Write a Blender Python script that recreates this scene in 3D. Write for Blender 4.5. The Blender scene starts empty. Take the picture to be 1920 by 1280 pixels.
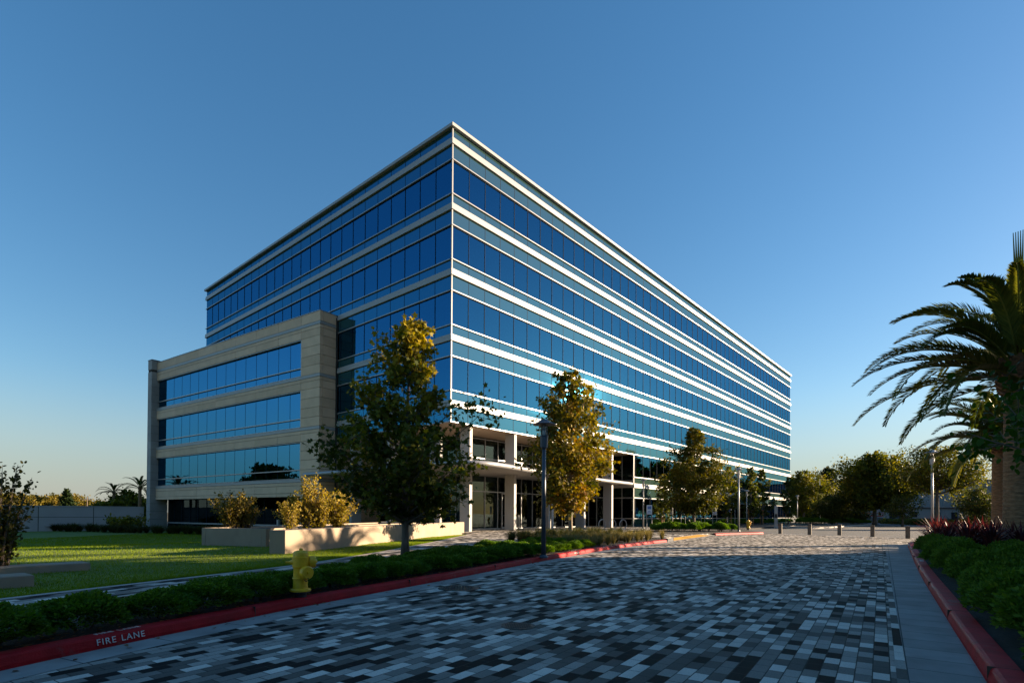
import bpy, math, random
import numpy as np
from mathutils import Vector, Matrix

SC = bpy.context.scene
R = math.radians
rng = np.random.default_rng(7)
random.seed(7)

# ------------------------------------------------------------------ camera
F_PX, CX, CY = 1023.33, 960.0, 951.73          # focal length and principal point in 1920 x 1280 photo pixels
YAW, PITCH, ROLL = R(-4.292), R(0.667), R(0.341)
CAM = Vector((-24.1115, -26.0299, 1.30))
_a = math.pi / 4 + YAW
_fw = Vector((math.cos(_a) * math.cos(PITCH), math.sin(_a) * math.cos(PITCH), math.sin(PITCH)))
_rt = Vector((math.sin(_a), -math.cos(_a), 0.0))
_up = _rt.cross(_fw)
_rx = _rt * math.cos(ROLL) + _up * math.sin(ROLL)
_ux = -_rt * math.sin(ROLL) + _up * math.cos(ROLL)
cam_d = bpy.data.cameras.new('camera')
cam = bpy.data.objects.new('camera', cam_d)
SC.collection.objects.link(cam)
cam.matrix_world = Matrix(((_rx.x, _ux.x, -_fw.x, CAM.x), (_rx.y, _ux.y, -_fw.y, CAM.y),
                           (_rx.z, _ux.z, -_fw.z, CAM.z), (0, 0, 0, 1)))
cam_d.sensor_width = 36.0
cam_d.lens = 36.0 * F_PX / 1920.0
cam_d.shift_y = (CY - 640.0) / 1920.0
cam_d.clip_start = 0.1
cam_d.clip_end = 6000.0
SC.camera = cam

# ------------------------------------------------------------------ sky and sun
SUN_AZ, SUN_EL = R(-34.9), R(12.0)              # azimuth measured from +x, the sun stands to the right of the frame
sdir = Vector((math.cos(SUN_AZ) * math.cos(SUN_EL), math.sin(SUN_AZ) * math.cos(SUN_EL), math.sin(SUN_EL)))
world = bpy.data.worlds.new("World")
SC.world = world
world.use_nodes = True
wn = world.node_tree
bg = wn.nodes['Background']
sky = wn.nodes.new('ShaderNodeTexSky')
sky.sky_type = 'NISHITA'
sky.sun_disc = False
sky.sun_elevation = SUN_EL
sky.sun_rotation = math.pi / 2 - SUN_AZ
sky.altitude = 0.0
sky.air_density = 1.2
sky.dust_density = 0.4
sky.ozone_density = 3.4
hsv = wn.nodes.new('ShaderNodeHueSaturation')             # slightly deeper, less green air
hsv.inputs['Saturation'].default_value = 1.27
gmw = wn.nodes.new('ShaderNodeGamma'); gmw.inputs[1].default_value = 0.86
wn.links.new(sky.outputs[0], gmw.inputs[0])
wn.links.new(gmw.outputs[0], hsv.inputs['Color'])
mxs = wn.nodes.new('ShaderNodeMix'); mxs.data_type = 'RGBA'; mxs.blend_type = 'MULTIPLY'
mxs.inputs[0].default_value = 1.0; mxs.inputs[7].default_value = (1.0, 0.95, 0.975, 1)
wn.links.new(hsv.outputs[0], mxs.inputs[6])
tcw = wn.nodes.new('ShaderNodeTexCoord'); sxy = wn.nodes.new('ShaderNodeSeparateXYZ'); wn.links.new(tcw.outputs['Generated'], sxy.inputs[0])
hzr = wn.nodes.new('ShaderNodeMapRange'); hzr.interpolation_type = 'SMOOTHSTEP'    # pale evening haze low over the horizon
hzr.inputs[1].default_value = 0.0; hzr.inputs[2].default_value = 0.22; hzr.inputs[3].default_value = 0.72; hzr.inputs[4].default_value = 0.0
wn.links.new(sxy.outputs[2], hzr.inputs[0])
mxh = wn.nodes.new('ShaderNodeMix'); mxh.data_type = 'RGBA'; mxh.inputs[7].default_value = (1.55, 1.75, 1.86, 1)
wn.links.new(hzr.outputs[0], mxh.inputs[0]); wn.links.new(mxs.outputs[2], mxh.inputs[6])
wn.links.new(mxh.outputs[2], bg.inputs[0])
bg.inputs[1].default_value = 0.065
sun_d = bpy.data.lights.new('sun', 'SUN')
sun_d.energy = 4.8
sun_d.angle = R(0.5)
sun_d.color = (1.0, 0.77, 0.53)
sun = bpy.data.objects.new('sun', sun_d)
SC.collection.objects.link(sun)
sun.rotation_euler = sdir.to_track_quat('Z', 'Y').to_euler()
SC.view_settings.view_transform = 'Standard'
SC.view_settings.look = 'None'
SC.view_settings.exposure = 1.92
SC.view_settings.gamma = 1.0
SC.cycles.caustics_reflective = False
SC.cycles.caustics_refractive = False
SC.cycles.max_bounces = 8
SC.cycles.transparent_max_bounces = 16
SC.cycles.sample_clamp_indirect = 6.0
SC.cycles.use_denoising = True

# ------------------------------------------------------------------ pixel to place helpers (photo pixels)
def ray(x, y):
    return _fw + _rx * ((x - CX) / F_PX) - _ux * ((y - CY) / F_PX)
def G(x, y, h=0.0):
    d = ray(x, y); t = (h - CAM.z) / d.z
    return CAM + d * t
def AT(x, D, h=0.0):                            # a place in pixel column x at depth D, on height h
    d = ray(x, 960.0); p = CAM + d * (D / d.dot(_fw))
    return Vector((p.x, p.y, h))
def ZAT(y, D, x=960.0):                         # height seen at pixel row y at depth D
    d = ray(x, y); return (CAM + d * (D / d.dot(_fw))).z

# ------------------------------------------------------------------ object helpers
def link(o, parent=None):
    SC.collection.objects.link(o)
    if parent is not None: o.parent = parent
    return o
def tag(o, label=None, cat=None, group=None, kind=None):
    if label: o['label'] = label
    if cat: o['category'] = cat
    if group: o['group'] = group
    if kind: o['kind'] = kind
    return o
def empty(name, loc=(0, 0, 0), rz=0.0, label=None, cat=None, group=None):
    o = bpy.data.objects.new(name, None)
    o.location = loc; o.rotation_euler = (0, 0, rz); o.empty_display_size = 0.2
    link(o); tag(o, label, cat, group)
    return o
def copy_tree(o, parent=None):
    c = o.copy(); SC.collection.objects.link(c)
    c.parent = parent
    for ch in [x for x in SC.objects if x.parent == o]:
        copy_tree(ch, c)
    return c
def dup(o, loc, rz=None, s=None, label=None, group=None):
    c = copy_tree(o)
    c.location = loc
    if rz is not None: c.rotation_euler = (0, 0, rz)
    if s is not None: c.scale = s if hasattr(s, '__len__') else (s, s, s)
    tag(c, label, None, group)
    return c

class MB:
    def __init__(s): s.v = []; s.f = []; s.t = []
    def add(s, verts, faces, tint=0.5):
        b = len(s.v); s.v.extend([tuple(p) for p in verts])
        s.f.extend([tuple(i + b for i in f) for f in faces]); s.t.extend([tint] * len(faces)); return s
    def box(s, x0, y0, z0, x1, y1, z1, tint=0.5):
        x0, x1 = min(x0, x1), max(x0, x1); y0, y1 = min(y0, y1), max(y0, y1); z0, z1 = min(z0, z1), max(z0, z1)
        return s.add([(x0, y0, z0), (x1, y0, z0), (x1, y1, z0), (x0, y1, z0), (x0, y0, z1), (x1, y0, z1), (x1, y1, z1), (x0, y1, z1)],
              [(3, 2, 1, 0), (4, 5, 6, 7), (0, 1, 5, 4), (1, 2, 6, 5), (2, 3, 7, 6), (3, 0, 4, 7)], tint)
    def cbox(s, x0, y0, z0, x1, y1, z1, c=0.02, tint=0.5):      # box with chamfered top edges
        b = [(x0, y0), (x1, y0), (x1, y1), (x0, y1)]
        i = [(x0 + c, y0 + c), (x1 - c, y0 + c), (x1 - c, y1 - c), (x0 + c, y1 - c)]
        v = [(x, y, z0) for x, y in b] + [(x, y, z1 - c) for x, y in b] + [(x, y, z1) for x, y in i]
        f = [(3, 2, 1, 0), (8, 9, 10, 11)]
        for k in range(4):
            n = (k + 1) % 4
            f += [(k, n, n + 4, k + 4), (k + 4, n + 4, n + 8, k + 8)]
        return s.add(v, f, tint)
    def prism(s, poly, z0, z1, tint=0.5):
        poly = [(p[0], p[1]) for p in poly]
        ar = sum(poly[i][0] * poly[(i + 1) % len(poly)][1] - poly[(i + 1) % len(poly)][0] * poly[i][1] for i in range(len(poly)))
        if ar < 0: poly = poly[::-1]
        n = len(poly)
        v = [(x, y, z0) for x, y in poly] + [(x, y, z1) for x, y in poly]
        f = [tuple(range(n - 1, -1, -1)), tuple(range(n, 2 * n))] + [(i, (i + 1) % n, (i + 1) % n + n, i + n) for i in range(n)]
        return s.add(v, f, tint)
    def tube(s, path, rad, n=8, tint=0.5, caps=True):
        path = [Vector(p) for p in path]
        if not hasattr(rad, '__len__'): rad = [rad] * len(path)
        vs, fs = [], []
        ref = Vector((0, 0, 1))
        prev = None
        for i, p in enumerate(path):
            t = (path[min(i + 1, len(path) - 1)] - path[max(i - 1, 0)]).normalized()
            if prev is None:
                r0 = ref if abs(t.z) < 0.9 else Vector((1, 0, 0))
                u = t.cross(r0).normalized()
            else:
                u = (prev - t * prev.dot(t)).normalized()
            prev = u; w = t.cross(u)
            for k in range(n):
                a = 2 * math.pi * k / n
                vs.append(p + (u * math.cos(a) + w * math.sin(a)) * rad[i])
        for i in range(len(path) - 1):
            for k in range(n):
                k2 = (k + 1) % n
                fs.append((i * n + k, i * n + k2, (i + 1) * n + k2, (i + 1) * n + k))
        if caps:
            fs.append(tuple(range(n - 1, -1, -1))); fs.append(tuple((len(path) - 1) * n + k for k in range(n)))
        return s.add(vs, fs, tint)
    def lathe(s, prof, n=24, c=(0, 0, 0), tint=0.5):             # profile of (radius, z)
        vs, fs = [], []
        for r, z in prof:
            for k in range(n):
                a = 2 * math.pi * k / n
                vs.append((c[0] + r * math.cos(a), c[1] + r * math.sin(a), c[2] + z))
        for i in range(len(prof) - 1):
            for k in range(n):
                k2 = (k + 1) % n
                fs.append((i * n + k, i * n + k2, (i + 1) * n + k2, (i + 1) * n + k))
        fs.append(tuple(range(n - 1, -1, -1))); fs.append(tuple((len(prof) - 1) * n + k for k in range(n)))
        return s.add(vs, fs, tint)
    def xform(s, M, start=0):
        for i in range(start, len(s.v)): s.v[i] = tuple(M @ Vector(s.v[i]))
        return s
    def mesh(s, name, mat, smooth=False, tints=False):
        me = bpy.data.meshes.new(name)
        me.from_pydata(s.v, [], s.f)
        if mat is not None: me.materials.append(mat)
        if smooth: me.shade_smooth()
        if tints:
            at = me.attributes.new('tint', 'FLOAT', 'FACE'); at.data.foreach_set('value', np.array(s.t, dtype=np.float32))
        me.update()
        return me
    def build(s, name, mat, parent=None, smooth=False, tints=False, bevel=0.0):
        o = bpy.data.objects.new(name, s.mesh(name, mat, smooth, tints))
        link(o, parent)
        if bevel:
            m = o.modifiers.new('bevel', 'BEVEL'); m.width = bevel; m.segments = 2; m.limit_method = 'ANGLE'
        if smooth:
            m = o.modifiers.new('edges', 'EDGE_SPLIT'); m.split_angle = R(40)
        return o
def struct(name, mb, mat, label=None, **kw):
    o = mb.build(name, mat, None, **kw); o['kind'] = 'structure'
    if label: o['label'] = label
    return o

# ------------------------------------------------------------------ materials
def newmat(name):
    m = bpy.data.materials.new(name); m.use_nodes = True
    nt = m.node_tree; b = nt.nodes['Principled BSDF']
    return m, nt, b
def N(nt, t, **kw):
    n = nt.nodes.new(t)
    for k, v in kw.items(): setattr(n, k, v)
    return n
def mat(name, col, rough=0.6, var=0.12, scale=4.0, bump=0.0, bscale=40.0, metal=0.0, spec=0.5, stretch=None):
    m, nt, b = newmat(name)
    b.inputs['Roughness'].default_value = rough; b.inputs['Metallic'].default_value = metal
    b.inputs['Specular IOR Level'].default_value = spec
    tc = N(nt, 'ShaderNodeTexCoord'); mp = N(nt, 'ShaderNodeMapping')
    nt.links.new(tc.outputs['Object'], mp.inputs[0])
    if stretch: mp.inputs['Scale'].default_value = stretch
    no = N(nt, 'ShaderNodeTexNoise'); no.inputs['Scale'].default_value = scale; no.inputs['Detail'].default_value = 6
    nt.links.new(mp.outputs[0], no.inputs['Vector'])
    rp = N(nt, 'ShaderNodeValToRGB')
    c = np.array(col)
    rp.color_ramp.elements[0].position = 0.3; rp.color_ramp.elements[1].position = 0.7
    rp.color_ramp.elements[0].color = tuple(c * (1 - var)) + (1,); rp.color_ramp.elements[1].color = tuple(np.minimum(c * (1 + var), 1)) + (1,)
    nt.links.new(no.outputs['Fac'], rp.inputs[0]); nt.links.new(rp.outputs[0], b.inputs['Base Color'])
    if bump:
        n2 = N(nt, 'ShaderNodeTexNoise'); n2.inputs['Scale'].default_value = bscale; n2.inputs['Detail'].default_value = 4
        nt.links.new(mp.outputs[0], n2.inputs['Vector'])
        bp = N(nt, 'ShaderNodeBump'); bp.inputs['Strength'].default_value = bump; bp.inputs['Distance'].default_value = 0.02
        nt.links.new(n2.outputs['Fac'], bp.inputs['Height']); nt.links.new(bp.outputs[0], b.inputs['Normal'])
    return m
def paver_mat(name, rz, w=0.34, h=0.19):
    """running-bond block paving: every block gets one of five greys, a hair of tilt, sandy joints and patches of dirt"""
    m, nt, b = newmat(name); L = nt.links.new
    def mth(op, a, c=None, d=None):
        n = N(nt, 'ShaderNodeMath', operation=op)
        for k, v in enumerate((a, c, d)):
            if v is None: continue
            if isinstance(v, (int, float)): n.inputs[k].default_value = v
            else: L(v, n.inputs[k])
        return n.outputs[0]
    tc = N(nt, 'ShaderNodeTexCoord'); mp = N(nt, 'ShaderNodeMapping'); mp.inputs['Rotation'].default_value = (0, 0, -rz); mp.inputs['Location'].default_value = (301.7, 203.3, 0)
    L(tc.outputs['Object'], mp.inputs[0])
    sp = N(nt, 'ShaderNodeSeparateXYZ'); L(mp.outputs[0], sp.inputs[0])
    ry = mth('DIVIDE', sp.outputs[1], h); row = mth('FLOOR', ry); fy = mth('SUBTRACT', ry, row)
    w1 = N(nt, 'ShaderNodeTexWhiteNoise', noise_dimensions='1D'); L(row, w1.inputs['W'])
    rx = mth('ADD', mth('DIVIDE', sp.outputs[0], w), mth('ADD', mth('MULTIPLY', row, 0.5), mth('MULTIPLY', w1.outputs['Value'], 0.24)))
    col = mth('FLOOR', rx); fx = mth('SUBTRACT', rx, col)
    cb = N(nt, 'ShaderNodeCombineXYZ'); L(col, cb.inputs[0]); L(row, cb.inputs[1])
    wn_ = N(nt, 'ShaderNodeTexWhiteNoise', noise_dimensions='3D'); L(cb.outputs[0], wn_.inputs['Vector'])
    rp = N(nt, 'ShaderNodeValToRGB'); rp.color_ramp.interpolation = 'CONSTANT'
    cols = [(0.0, (0.020, 0.016, 0.014)), (0.18, (0.125, 0.110, 0.094)), (0.38, (0.215, 0.194, 0.168)), (0.60, (0.35, 0.318, 0.275)), (0.78, (0.62, 0.565, 0.49))]
    els = rp.color_ramp.elements
    els[0].position = 0.0; els[0].color = cols[0][1] + (1,); els[1].position = cols[1][0]; els[1].color = cols[1][1] + (1,)
    for p, c in cols[2:]:
        e = els.new(p); e.color = c + (1,)
    L(wn_.outputs['Value'], rp.inputs[0])
    dx = mth('MULTIPLY', mth('MINIMUM', fx, mth('SUBTRACT', 1.0, fx)), w); dy = mth('MULTIPLY', mth('MINIMUM', fy, mth('SUBTRACT', 1.0, fy)), h)
    wob = N(nt, 'ShaderNodeTexNoise'); wob.inputs['Scale'].default_value = 22; wob.inputs['Detail'].default_value = 4; L(tc.outputs['Object'], wob.inputs['Vector'])
    ed = mth('SUBTRACT', mth('MINIMUM', dx, dy), mth('MULTIPLY', wob.outputs['Fac'], 0.0045))
    jt = N(nt, 'ShaderNodeMapRange'); jt.inputs[1].default_value = 0.0; jt.inputs[2].default_value = 0.0035; jt.inputs[3].default_value = 0.0; jt.inputs[4].default_value = 1.0; L(ed, jt.inputs[0])
    no = N(nt, 'ShaderNodeTexNoise'); no.inputs['Scale'].default_value = 0.9; no.inputs['Detail'].default_value = 9; no.inputs['Roughness'].default_value = 0.62; L(tc.outputs['Object'], no.inputs['Vector'])
    r2 = N(nt, 'ShaderNodeMapRange'); r2.inputs[1].default_value = 0.32; r2.inputs[2].default_value = 0.68; r2.inputs[3].default_value = 0.84; r2.inputs[4].default_value = 1.14; L(no.outputs['Fac'], r2.inputs[0])
    fn = N(nt, 'ShaderNodeTexNoise'); fn.inputs['Scale'].default_value = 70; fn.inputs['Detail'].default_value = 4; L(tc.outputs['Object'], fn.inputs['Vector'])
    r3 = N(nt, 'ShaderNodeMapRange'); r3.inputs[1].default_value = 0.3; r3.inputs[2].default_value = 0.7; r3.inputs[3].default_value = 0.84; r3.inputs[4].default_value = 1.16; L(fn.outputs['Fac'], r3.inputs[0])
    # faint tyre tracks along the drive
    tt = N(nt, 'ShaderNodeTexNoise'); tt.inputs['Scale'].default_value = 1.0; tt.inputs['Detail'].default_value = 5
    mp2 = N(nt, 'ShaderNodeMapping'); mp2.inputs['Rotation'].default_value = (0, 0, -rz); mp2.inputs['Scale'].default_value = (0.05, 1.5, 1); L(tc.outputs['Object'], mp2.inputs[0]); L(mp2.outputs[0], tt.inputs['Vector'])
    r4 = N(nt, 'ShaderNodeMapRange'); r4.inputs[1].default_value = 0.52; r4.inputs[2].default_value = 0.70; r4.inputs[3].default_value = 1.0; r4.inputs[4].default_value = 0.80; L(tt.outputs['Fac'], r4.inputs[0])
    k_ = mth('MULTIPLY', mth('MULTIPLY', r2.outputs[0], r3.outputs[0]), r4.outputs[0])
    mx = N(nt, 'ShaderNodeMix', data_type='RGBA', blend_type='MULTIPLY'); mx.inputs[0].default_value = 1.0; L(rp.outputs[0], mx.inputs[6]); L(k_, mx.inputs[7])
    m2 = N(nt, 'ShaderNodeMix', data_type='RGBA'); m2.inputs[6].default_value = (0.055, 0.048, 0.040, 1); L(jt.outputs[0], m2.inputs[0]); L(mx.outputs[2], m2.inputs[7])
    L(m2.outputs[2], b.inputs['Base Color'])
    hgt = mth('ADD', mth('MULTIPLY', jt.outputs[0], 1.0), mth('ADD', mth('MULTIPLY', fn.outputs['Fac'], 0.22), mth('MULTIPLY', wn_.outputs['Value'], 0.35)))
    bp = N(nt, 'ShaderNodeBump'); bp.inputs['Strength'].default_value = 0.55; bp.inputs['Distance'].default_value = 0.006
    L(hgt, bp.inputs['Height']); L(bp.outputs[0], b.inputs['Normal'])
    b.inputs['Roughness'].default_value = 0.85; b.inputs['Specular IOR Level'].default_value = 0.1
    return m
def leaf_mat(name, cols, trans=0.35, rough=0.6, spec=0.12):
    """foliage whose colour varies from leaf to leaf (the face attribute 'tint' runs along the ramp)"""
    m, nt, b = newmat(name)
    at = N(nt, 'ShaderNodeAttribute'); at.attribute_name = 'tint'
    rp = N(nt, 'ShaderNodeValToRGB'); els = rp.color_ramp.elements
    els[0].color = tuple(cols[0]) + (1,); els[1].color = tuple(cols[-1]) + (1,)
    for i, c in enumerate(cols[1:-1]):
        e = els.new((i + 1) / (len(cols) - 1)); e.color = tuple(c) + (1,)
    nt.links.new(at.outputs['Fac'], rp.inputs[0]); nt.links.new(rp.outputs[0], b.inputs['Base Color'])
    b.inputs['Roughness'].default_value = rough; b.inputs['Specular IOR Level'].default_value = spec
    tr = N(nt, 'ShaderNodeBsdfTranslucent'); hs = N(nt, 'ShaderNodeHueSaturation'); hs.inputs['Saturation'].default_value = 1.15; hs.inputs['Value'].default_value = 1.3
    nt.links.new(rp.outputs[0], hs.inputs['Color']); nt.links.new(hs.outputs[0], tr.inputs[0])
    mx = N(nt, 'ShaderNodeMixShader'); mx.inputs[0].default_value = trans
    nt.links.new(b.outputs[0], mx.inputs[1]); nt.links.new(tr.outputs[0], mx.inputs[2])
    nt.links.new(mx.outputs[0], nt.nodes['Material Output'].inputs[0])
    return m
def pane_normal(nt, bay=(1.5585, 1.6268, 4.27), amt=0.014, wav=0.012):
    """every pane sits at its own tiny tilt and is itself slightly wavy, so mirrored sky and trees shift from pane to pane"""
    tc = N(nt, 'ShaderNodeTexCoord')
    dv = N(nt, 'ShaderNodeVectorMath', operation='DIVIDE'); dv.inputs[1].default_value = bay
    fl_ = N(nt, 'ShaderNodeVectorMath', operation='FLOOR'); wnz = N(nt, 'ShaderNodeTexWhiteNoise', noise_dimensions='3D')
    sb = N(nt, 'ShaderNodeVectorMath', operation='SUBTRACT'); sb.inputs[1].default_value = (.5, .5, .5)
    sc = N(nt, 'ShaderNodeVectorMath', operation='SCALE'); sc.inputs['Scale'].default_value = amt
    no = N(nt, 'ShaderNodeTexNoise'); no.inputs['Scale'].default_value = 0.55; no.inputs['Detail'].default_value = 1
    bp = N(nt, 'ShaderNodeBump'); bp.inputs['Strength'].default_value = 1.0; bp.inputs['Distance'].default_value = wav
    ad = N(nt, 'ShaderNodeVectorMath', operation='ADD'); nn = N(nt, 'ShaderNodeVectorMath', operation='NORMALIZE')
    L = nt.links.new
    L(tc.outputs['Object'], dv.inputs[0]); L(dv.outputs[0], fl_.inputs[0]); L(fl_.outputs[0], wnz.inputs['Vector'])
    L(wnz.outputs['Color'], sb.inputs[0]); L(sb.outputs[0], sc.inputs[0]); L(tc.outputs['Object'], no.inputs['Vector'])
    L(no.outputs['Fac'], bp.inputs['Height']); L(bp.outputs[0], ad.inputs[0]); L(sc.outputs[0], ad.inputs[1]); L(ad.outputs[0], nn.inputs[0])
    return nn.outputs[0]
def glass_mat(name, refl=(0.10, 0.40, 0.74), trans=(0.10, 0.24, 0.30), f0=0.62, wav=0.003, bay=(1.5585, 1.6268, 4.27)):
    """coated curtain-wall glass: a blue mirror coat that grows at grazing angles over tinted, see-through glass"""
    m, nt, b = newmat(name)
    nt.nodes.remove(b)
    gl = N(nt, 'ShaderNodeBsdfGlossy'); gl.inputs['Roughness'].default_value = 0.01; gl.inputs['Color'].default_value = refl + (1,)
    nt.links.new(pane_normal(nt, bay, 0.006, wav), gl.inputs['Normal'])
    tr = N(nt, 'ShaderNodeBsdfTransparent'); tr.inputs[0].default_value = trans + (1,)
    lw = N(nt, 'ShaderNodeLayerWeight'); lw.inputs['Blend'].default_value = 0.25
    mr = N(nt, 'ShaderNodeMapRange'); mr.inputs[3].default_value = f0; mr.inputs[4].default_value = 1.0
    nt.links.new(lw.outputs['Fresnel'], mr.inputs[0])
    mx = N(nt, 'ShaderNodeMixShader')
    nt.links.new(mr.outputs[0], mx.inputs[0]); nt.links.new(tr.outputs[0], mx.inputs[1]); nt.links.new(gl.outputs[0], mx.inputs[2])
    nt.links.new(mx.outputs[0], nt.nodes['Material Output'].inputs[0])
    return m
def spandrel_mat(name, base, refl, fac):
    m, nt, b = newmat(name)
    b.inputs['Base Color'].default_value = base + (1,); b.inputs['Roughness'].default_value = 0.5; b.inputs['Specular IOR Level'].default_value = 0.0
    gl = N(nt, 'ShaderNodeBsdfGlossy'); gl.inputs['Roughness'].default_value = 0.03; gl.inputs['Color'].default_value = refl + (1,)
    nt.links.new(pane_normal(nt, (1.5585, 1.6268, 1.0), 0.006, 0.003), gl.inputs['Normal'])
    mx = N(nt, 'ShaderNodeMixShader'); mx.inputs[0].default_value = fac
    nt.links.new(b.outputs[0], mx.inputs[1]); nt.links.new(gl.outputs[0], mx.inputs[2])
    nt.links.new(mx.outputs[0], nt.nodes['Material Output'].inputs[0])
    return m
def tint_mat(name, c0, c1, rough=0.7, bump=0.0, bscale=60.0):
    """panels whose shade differs slightly from panel to panel"""
    m, nt, b = newmat(name)
    at = N(nt, 'ShaderNodeAttribute'); at.attribute_name = 'tint'
    mx = N(nt, 'ShaderNodeMix', data_type='RGBA'); mx.inputs[6].default_value = c0 + (1,); mx.inputs[7].default_value = c1 + (1,)
    nt.links.new(at.outputs['Fac'], mx.inputs[0])
    tc = N(nt, 'ShaderNodeTexCoord'); no = N(nt, 'ShaderNodeTexNoise'); no.inputs['Scale'].default_value = 1.1; no.inputs['Detail'].default_value = 9
    nt.links.new(tc.outputs['Object'], no.inputs['Vector'])
    r2 = N(nt, 'ShaderNodeMapRange'); r2.inputs[1].default_value = 0.3; r2.inputs[2].default_value = 0.7; r2.inputs[3].default_value = 0.9; r2.inputs[4].default_value = 1.08
    nt.links.new(no.outputs['Fac'], r2.inputs[0])
    m2 = N(nt, 'ShaderNodeMix', data_type='RGBA', blend_type='MULTIPLY'); m2.inputs[0].default_value = 1.0
    nt.links.new(mx.outputs[2], m2.inputs[6]); nt.links.new(r2.outputs[0], m2.inputs[7]); nt.links.new(m2.outputs[2], b.inputs['Base Color'])
    b.inputs['Roughness'].default_value = rough
    return m

ROAD_DIR = R(6.7)
M_paver = paver_mat('grey block paving', ROAD_DIR, 0.225, 0.122)
M_walk = paver_mat('grey block walkway', R(24), 0.42, 0.14)
M_conc = mat('gutter concrete', (0.21, 0.205, 0.195), 0.8, 0.16, 2.2, 0.25, 120)
M_conc_light = mat('warm cast concrete', (0.31, 0.235, 0.165), 0.8, 0.12, 1.6, 0.2, 90)
M_edge = mat('pale concrete edging', (0.42, 0.37, 0.31), 0.8, 0.12, 3, 0.2, 90)
M_red = mat('red kerb paint', (0.37, 0.010, 0.014), 0.6, 0.22, 5, 0.25, 70, spec=0.15)
def wear(m, col, scale, lo, hi, amt):
    """paint rubbed through to what lies under it"""
    nt = m.node_tree; b = nt.nodes['Principled BSDF']; src = b.inputs['Base Color'].links[0].from_socket
    tc = N(nt, 'ShaderNodeTexCoord'); no = N(nt, 'ShaderNodeTexNoise'); no.inputs['Scale'].default_value = scale; no.inputs['Detail'].default_value = 10; no.inputs['Roughness'].default_value = 0.7
    nt.links.new(tc.outputs['Object'], no.inputs['Vector'])
    mr = N(nt, 'ShaderNodeMapRange'); mr.inputs[1].default_value = lo; mr.inputs[2].default_value = hi; mr.inputs[4].default_value = amt
    nt.links.new(no.outputs['Fac'], mr.inputs[0])
    mx = N(nt, 'ShaderNodeMix', data_type='RGBA'); mx.inputs[7].default_value = col + (1,)
    nt.links.new(mr.outputs[0], mx.inputs[0]); nt.links.new(src, mx.inputs[6]); nt.links.new(mx.outputs[2], b.inputs['Base Color'])
wear(M_red, (0.16, 0.10, 0.09), 3.2, 0.58, 0.72, 0.75); wear(M_red, (0.06, 0.012, 0.012), 1.1, 0.55, 0.8, 0.5)
wear(M_conc_light, (0.20, 0.15, 0.11), 1.4, 0.52, 0.75, 0.55)
M_asphalt = mat('asphalt', (0.060, 0.060, 0.060), 0.9, 0.25, 0.6, 0.3, 200)
M_soil = mat('dark bark mulch', (0.022, 0.017, 0.013), 0.95, 0.5, 14, 1.0, 60)
M_ground = mat('dry far ground', (0.10, 0.085, 0.05), 0.95, 0.3, 0.05)
M_lawn = mat('mown turf', (0.12, 0.165, 0.010), 0.9, 0.30, 0.9, 1.0, 25)
M_white = mat('white painted metal', (0.33, 0.322, 0.31), 0.42, 0.03, 1.0)
M_silver = mat('silver metal trim', (0.32, 0.32, 0.325), 0.35, 0.03, 1.0, metal=0.3)
M_mull = mat('dark glazing joint', (0.008, 0.022, 0.04), 0.7, 0.05, spec=0.08)
M_inner = mat('grey inner mullion', (0.05, 0.06, 0.07), 0.8, 0.05, spec=0.05)
M_blind = mat('pale roller blind', (0.62, 0.60, 0.56), 0.8, 0.05)
M_soffit = mat('tan soffit panel', (0.42, 0.31, 0.21), 0.6, 0.06, 0.7)
M_col = mat('grey white column', (0.35, 0.33, 0.31), 0.55, 0.04, 1.0)
M_slab = mat('interior ceiling', (0.40, 0.40, 0.38), 0.8, 0.05)
M_core = mat('interior core wall', (0.10, 0.10, 0.10), 0.8, 0.2)
M_intcol = mat('interior white column', (0.8, 0.8, 0.78), 0.6, 0.02)
M_glass = glass_mat('blue coated glass', (0.042, 0.215, 0.41), (0.16, 0.28, 0.33), 0.54)
M_lobby = glass_mat('clear lobby glass', (0.38, 0.46, 0.46), (0.40, 0.48, 0.45), 0.06, 0.0)
M_darkglass = glass_mat('dark ground floor glass', (0.30, 0.42, 0.46), (0.10, 0.13, 0.14), 0.07, 0.0)
M_wingglass = glass_mat('blue wing glass', (0.055, 0.235, 0.42), (0.10, 0.22, 0.28), 0.70)
M_span = spandrel_mat('green grey spandrel glass', (0.066, 0.128, 0.104), (0.022, 0.175, 0.33), 0.66)
M_stone = tint_mat('tan stone cladding', (0.60, 0.415, 0.265), (0.69, 0.485, 0.32))
M_stone_grey = tint_mat('grey stone pier', (0.27, 0.25, 0.23), (0.33, 0.31, 0.29))
M_joint = mat('stone joint shadow gap', (0.05, 0.04, 0.03), 0.9, 0.1)
M_dark = mat('dark void', (0.012, 0.013, 0.015), 0.8, 0.2)
M_yellow = mat('yellow enamel', (0.80, 0.44, 0.010), 0.45, 0.12, 9, 0.2, 40)
wear(M_yellow, (0.22, 0.11, 0.02), 9.0, 0.60, 0.72, 0.8)
M_black = mat('black iron', (0.015, 0.015, 0.017), 0.6, 0.2, 12, 0.3, 60)
M_lamp = mat('grey blue lamp metal', (0.075, 0.085, 0.105), 0.4, 0.1, 2, metal=0.2)
M_lamp_light = mat('pale grey lamp metal', (0.36, 0.36, 0.35), 0.4, 0.1, 2, metal=0.2)
M_frost = mat('frosted lamp glass', (0.55, 0.55, 0.52), 0.3, 0.05)
M_bark = mat('grey brown bark', (0.13, 0.10, 0.075), 0.9, 0.35, 9, 0.8, 30, stretch=(1, 1, 0.3))
M_bark_pale = mat('pale bark', (0.22, 0.17, 0.12), 0.9, 0.3, 9, 0.8, 30, stretch=(1, 1, 0.3))
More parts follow.
